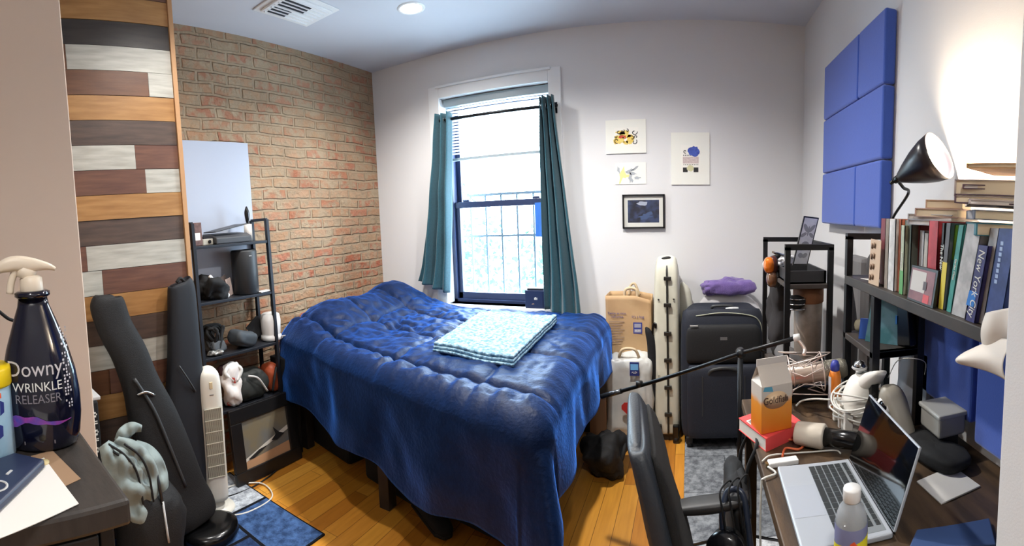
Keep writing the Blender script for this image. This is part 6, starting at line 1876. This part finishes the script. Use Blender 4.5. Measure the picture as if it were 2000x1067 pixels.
frq(yA_ - .010, yB_ + .045, .32, .92, .0012, .0004).build('photo_sky', mat('photo_grey', (190, 184, 178), .4), t)
frq(yA_ - .075, yB_ + .022, .06, .30, .0012, .0004).build('photo_red', mat('photo_red', (196, 62, 66), .4), t)
b = frq(yA_ - .070, yB_ + .038, .42, .66, .0018, .0004); b.build('photo_figure', mat('photo_dark', (70, 52, 54), .4), t)
# things on the lower shelf
t = thing('folder', 'teal printed folder leaning on the lower shelf', 'folder', (.54, 1.25, .985))
b = B(); b.add([(.525, 1.30, .986), (.60, 1.225, .986), (.615, 1.215, 1.13), (.54, 1.285, 1.13)], [(0, 1, 2, 3)])
b.build('folder_sheet', mat('teal_print', (90, 150, 160), .4, c2=(130, 180, 196), scale=9, ramp=(.45, .55)), t, solid=.004)
t = thing('folder', 'plain blue folder standing behind the front post of the lower shelf', 'folder', (.53, 1.32, .985))
b = B(); b.add([(.515, 1.33, .986), (.56, 1.30, .986), (.565, 1.30, 1.05), (.52, 1.33, 1.05)], [(0, 1, 2, 3)])
b.build('folder_sheet', mat('plain_blue', (64, 104, 190), .4), t, solid=.004)
t = thing('black_gift_box', 'black box with a small blue mark standing on the lower shelf', 'box', (.60, 1.24, .985))
B().cbox((.622, 1.232, 1.055), (.05, .09, .135), rz=.3, rx=-.15).build('box_body', mat('black_gloss'), t, bevel=.003)
B().cbox((.594, 1.232, 1.062), (.002, .012, .026), rz=.3).build('blue_mark', mat('patch_blue', (44, 120, 200), .5), t)
tag(B().soft((.555, 1.385, 1.01), (.03, .03, .022), .8, .01, 20, 7, 14).build('small_pouch', mat('olive_pouch', (104, 96, 74), .8)), 'small olive pouch at the window end of the lower shelf', 'pouch')
tag(B().box((.69, 1.20, DZ), (.705, 1.40, .95)).build('white_board', mat('panel_white', (206, 212, 222), .4), bevel=.002), 'white panel leaning upright on the desk behind the shelf posts', 'panel')
tag(B().cbox((.675, 1.30, DZ + .095), (.006, .12, .19), ry=.12).build('grey_sleeve', mat('sleeve_grey', (148, 152, 160), .3), bevel=.002), 'pale grey translucent sleeve standing before the white panel', 'sleeve')
tag(B().tube([(.56, 1.20, .90), (.58, 1.18, .955), (.62, 1.15, .965), (.66, 1.16, .945), (.67, 1.18, .90)], .0014, 6, sub=6).build('thin_wire', wc), 'thin white wire arching behind the camera head', 'wire')
# curled papers at the near end
t = thing('curled_papers', 'curled white papers hanging off the doorway end of the shelf', 'papers', (.50, .60, 1.10))
pg2 = mat('paper_warm', (224, 216, 206), .6)
def cur(u, v):
    a = at(1884 + 92 * u, 688 - 22 * u + 78 * u * v + 22 * v * (1 - u) , 'x', .475)
    return (.475 - .02 * math.sin(v * 2.6) + .012 * math.sin(u * 3) , a.y, a.z + .01 * math.sin(u * math.pi) * (1 - v))
B().sheet(cur, 20, 16).build('lower_sheet', pg2, t, solid=.0008)
def cur2(u, v):
    a = at(1925 + 50 * u - 4 * v, 612 - 12 * u + 68 * v, 'x', .488)
    return (.488 - .008 * math.sin(v * 3) - .006 * math.sin(u * 5), a.y, a.z)
B().sheet(cur2, 14, 12).build('upper_sheet', pg2, t, solid=.0008)

# clamp lamp on top of the shelf
bulb_c = Vector((.600, 1.060, 1.535))
aim = Vector((.72, .86, 1.80))
axl = (aim - bulb_c).normalized()
nk = at(1762, 345, 'x', .60)
neck = Vector((.600, nk.y, nk.z))
axl = Vector((.15, -.25, .135)).normalized()
t = thing('desk_lamp', 'black cone clamp lamp switched on, aimed at the right wall', 'lamp', neck)
shade = mat('lamp_shade_black', (26, 22, 30), .3)
sp_ = neck
B().lathe([(.010, -.012), (.016, -.008), (.022, .004), (.032, .022), (.050, .06), (.064, .10), (.070, .135), (.0685, .135), (.062, .10), (.048, .062), (.030, .024), (.012, .004)], sp_, 36, axl, caps=False).build('lamp_shade', shade, t)
b = B()
B().lathe([(0, -.030), (.010, -.028), (.012, -.012), (.012, -.004), (0, -.002)], sp_, 20, axl).build('socket', mat('black_gloss'), t)
B().lathe([(0, -.045), (.006, -.044), (.006, -.030), (0, -.028)], sp_, 14, axl).build('switch', mat('black_gloss'), t)
bulb_m = mat('bulb_glow', (255, 240, 220), emit=(255, 226, 190), es=60)
bc = sp_ + axl * .092
B().lathe([(0, -.034), (.010, -.030), (.020, -.012), (.026, .006), (.020, .022), (0, .028)], bc, 24, axl).build('bulb', bulb_m, t)
B().tube([neck - axl * .02, neck + Vector((.02, .03, -.03)), Vector((.655, 1.30, 1.44)), Vector((.66, 1.42, 1.36)), Vector((.66, 1.424, 1.31))], .005, 8, sub=8).build('gooseneck', mat('black_gloss'), t)
B().box((.648, 1.408, 1.282), (.672, 1.440, 1.318)).build('clamp', mat('black_gloss'), t, bevel=.003)
light('desk_lamp_bulb_light', 'POINT', bc + axl * .034, 12, (1, .80, .58), .024)
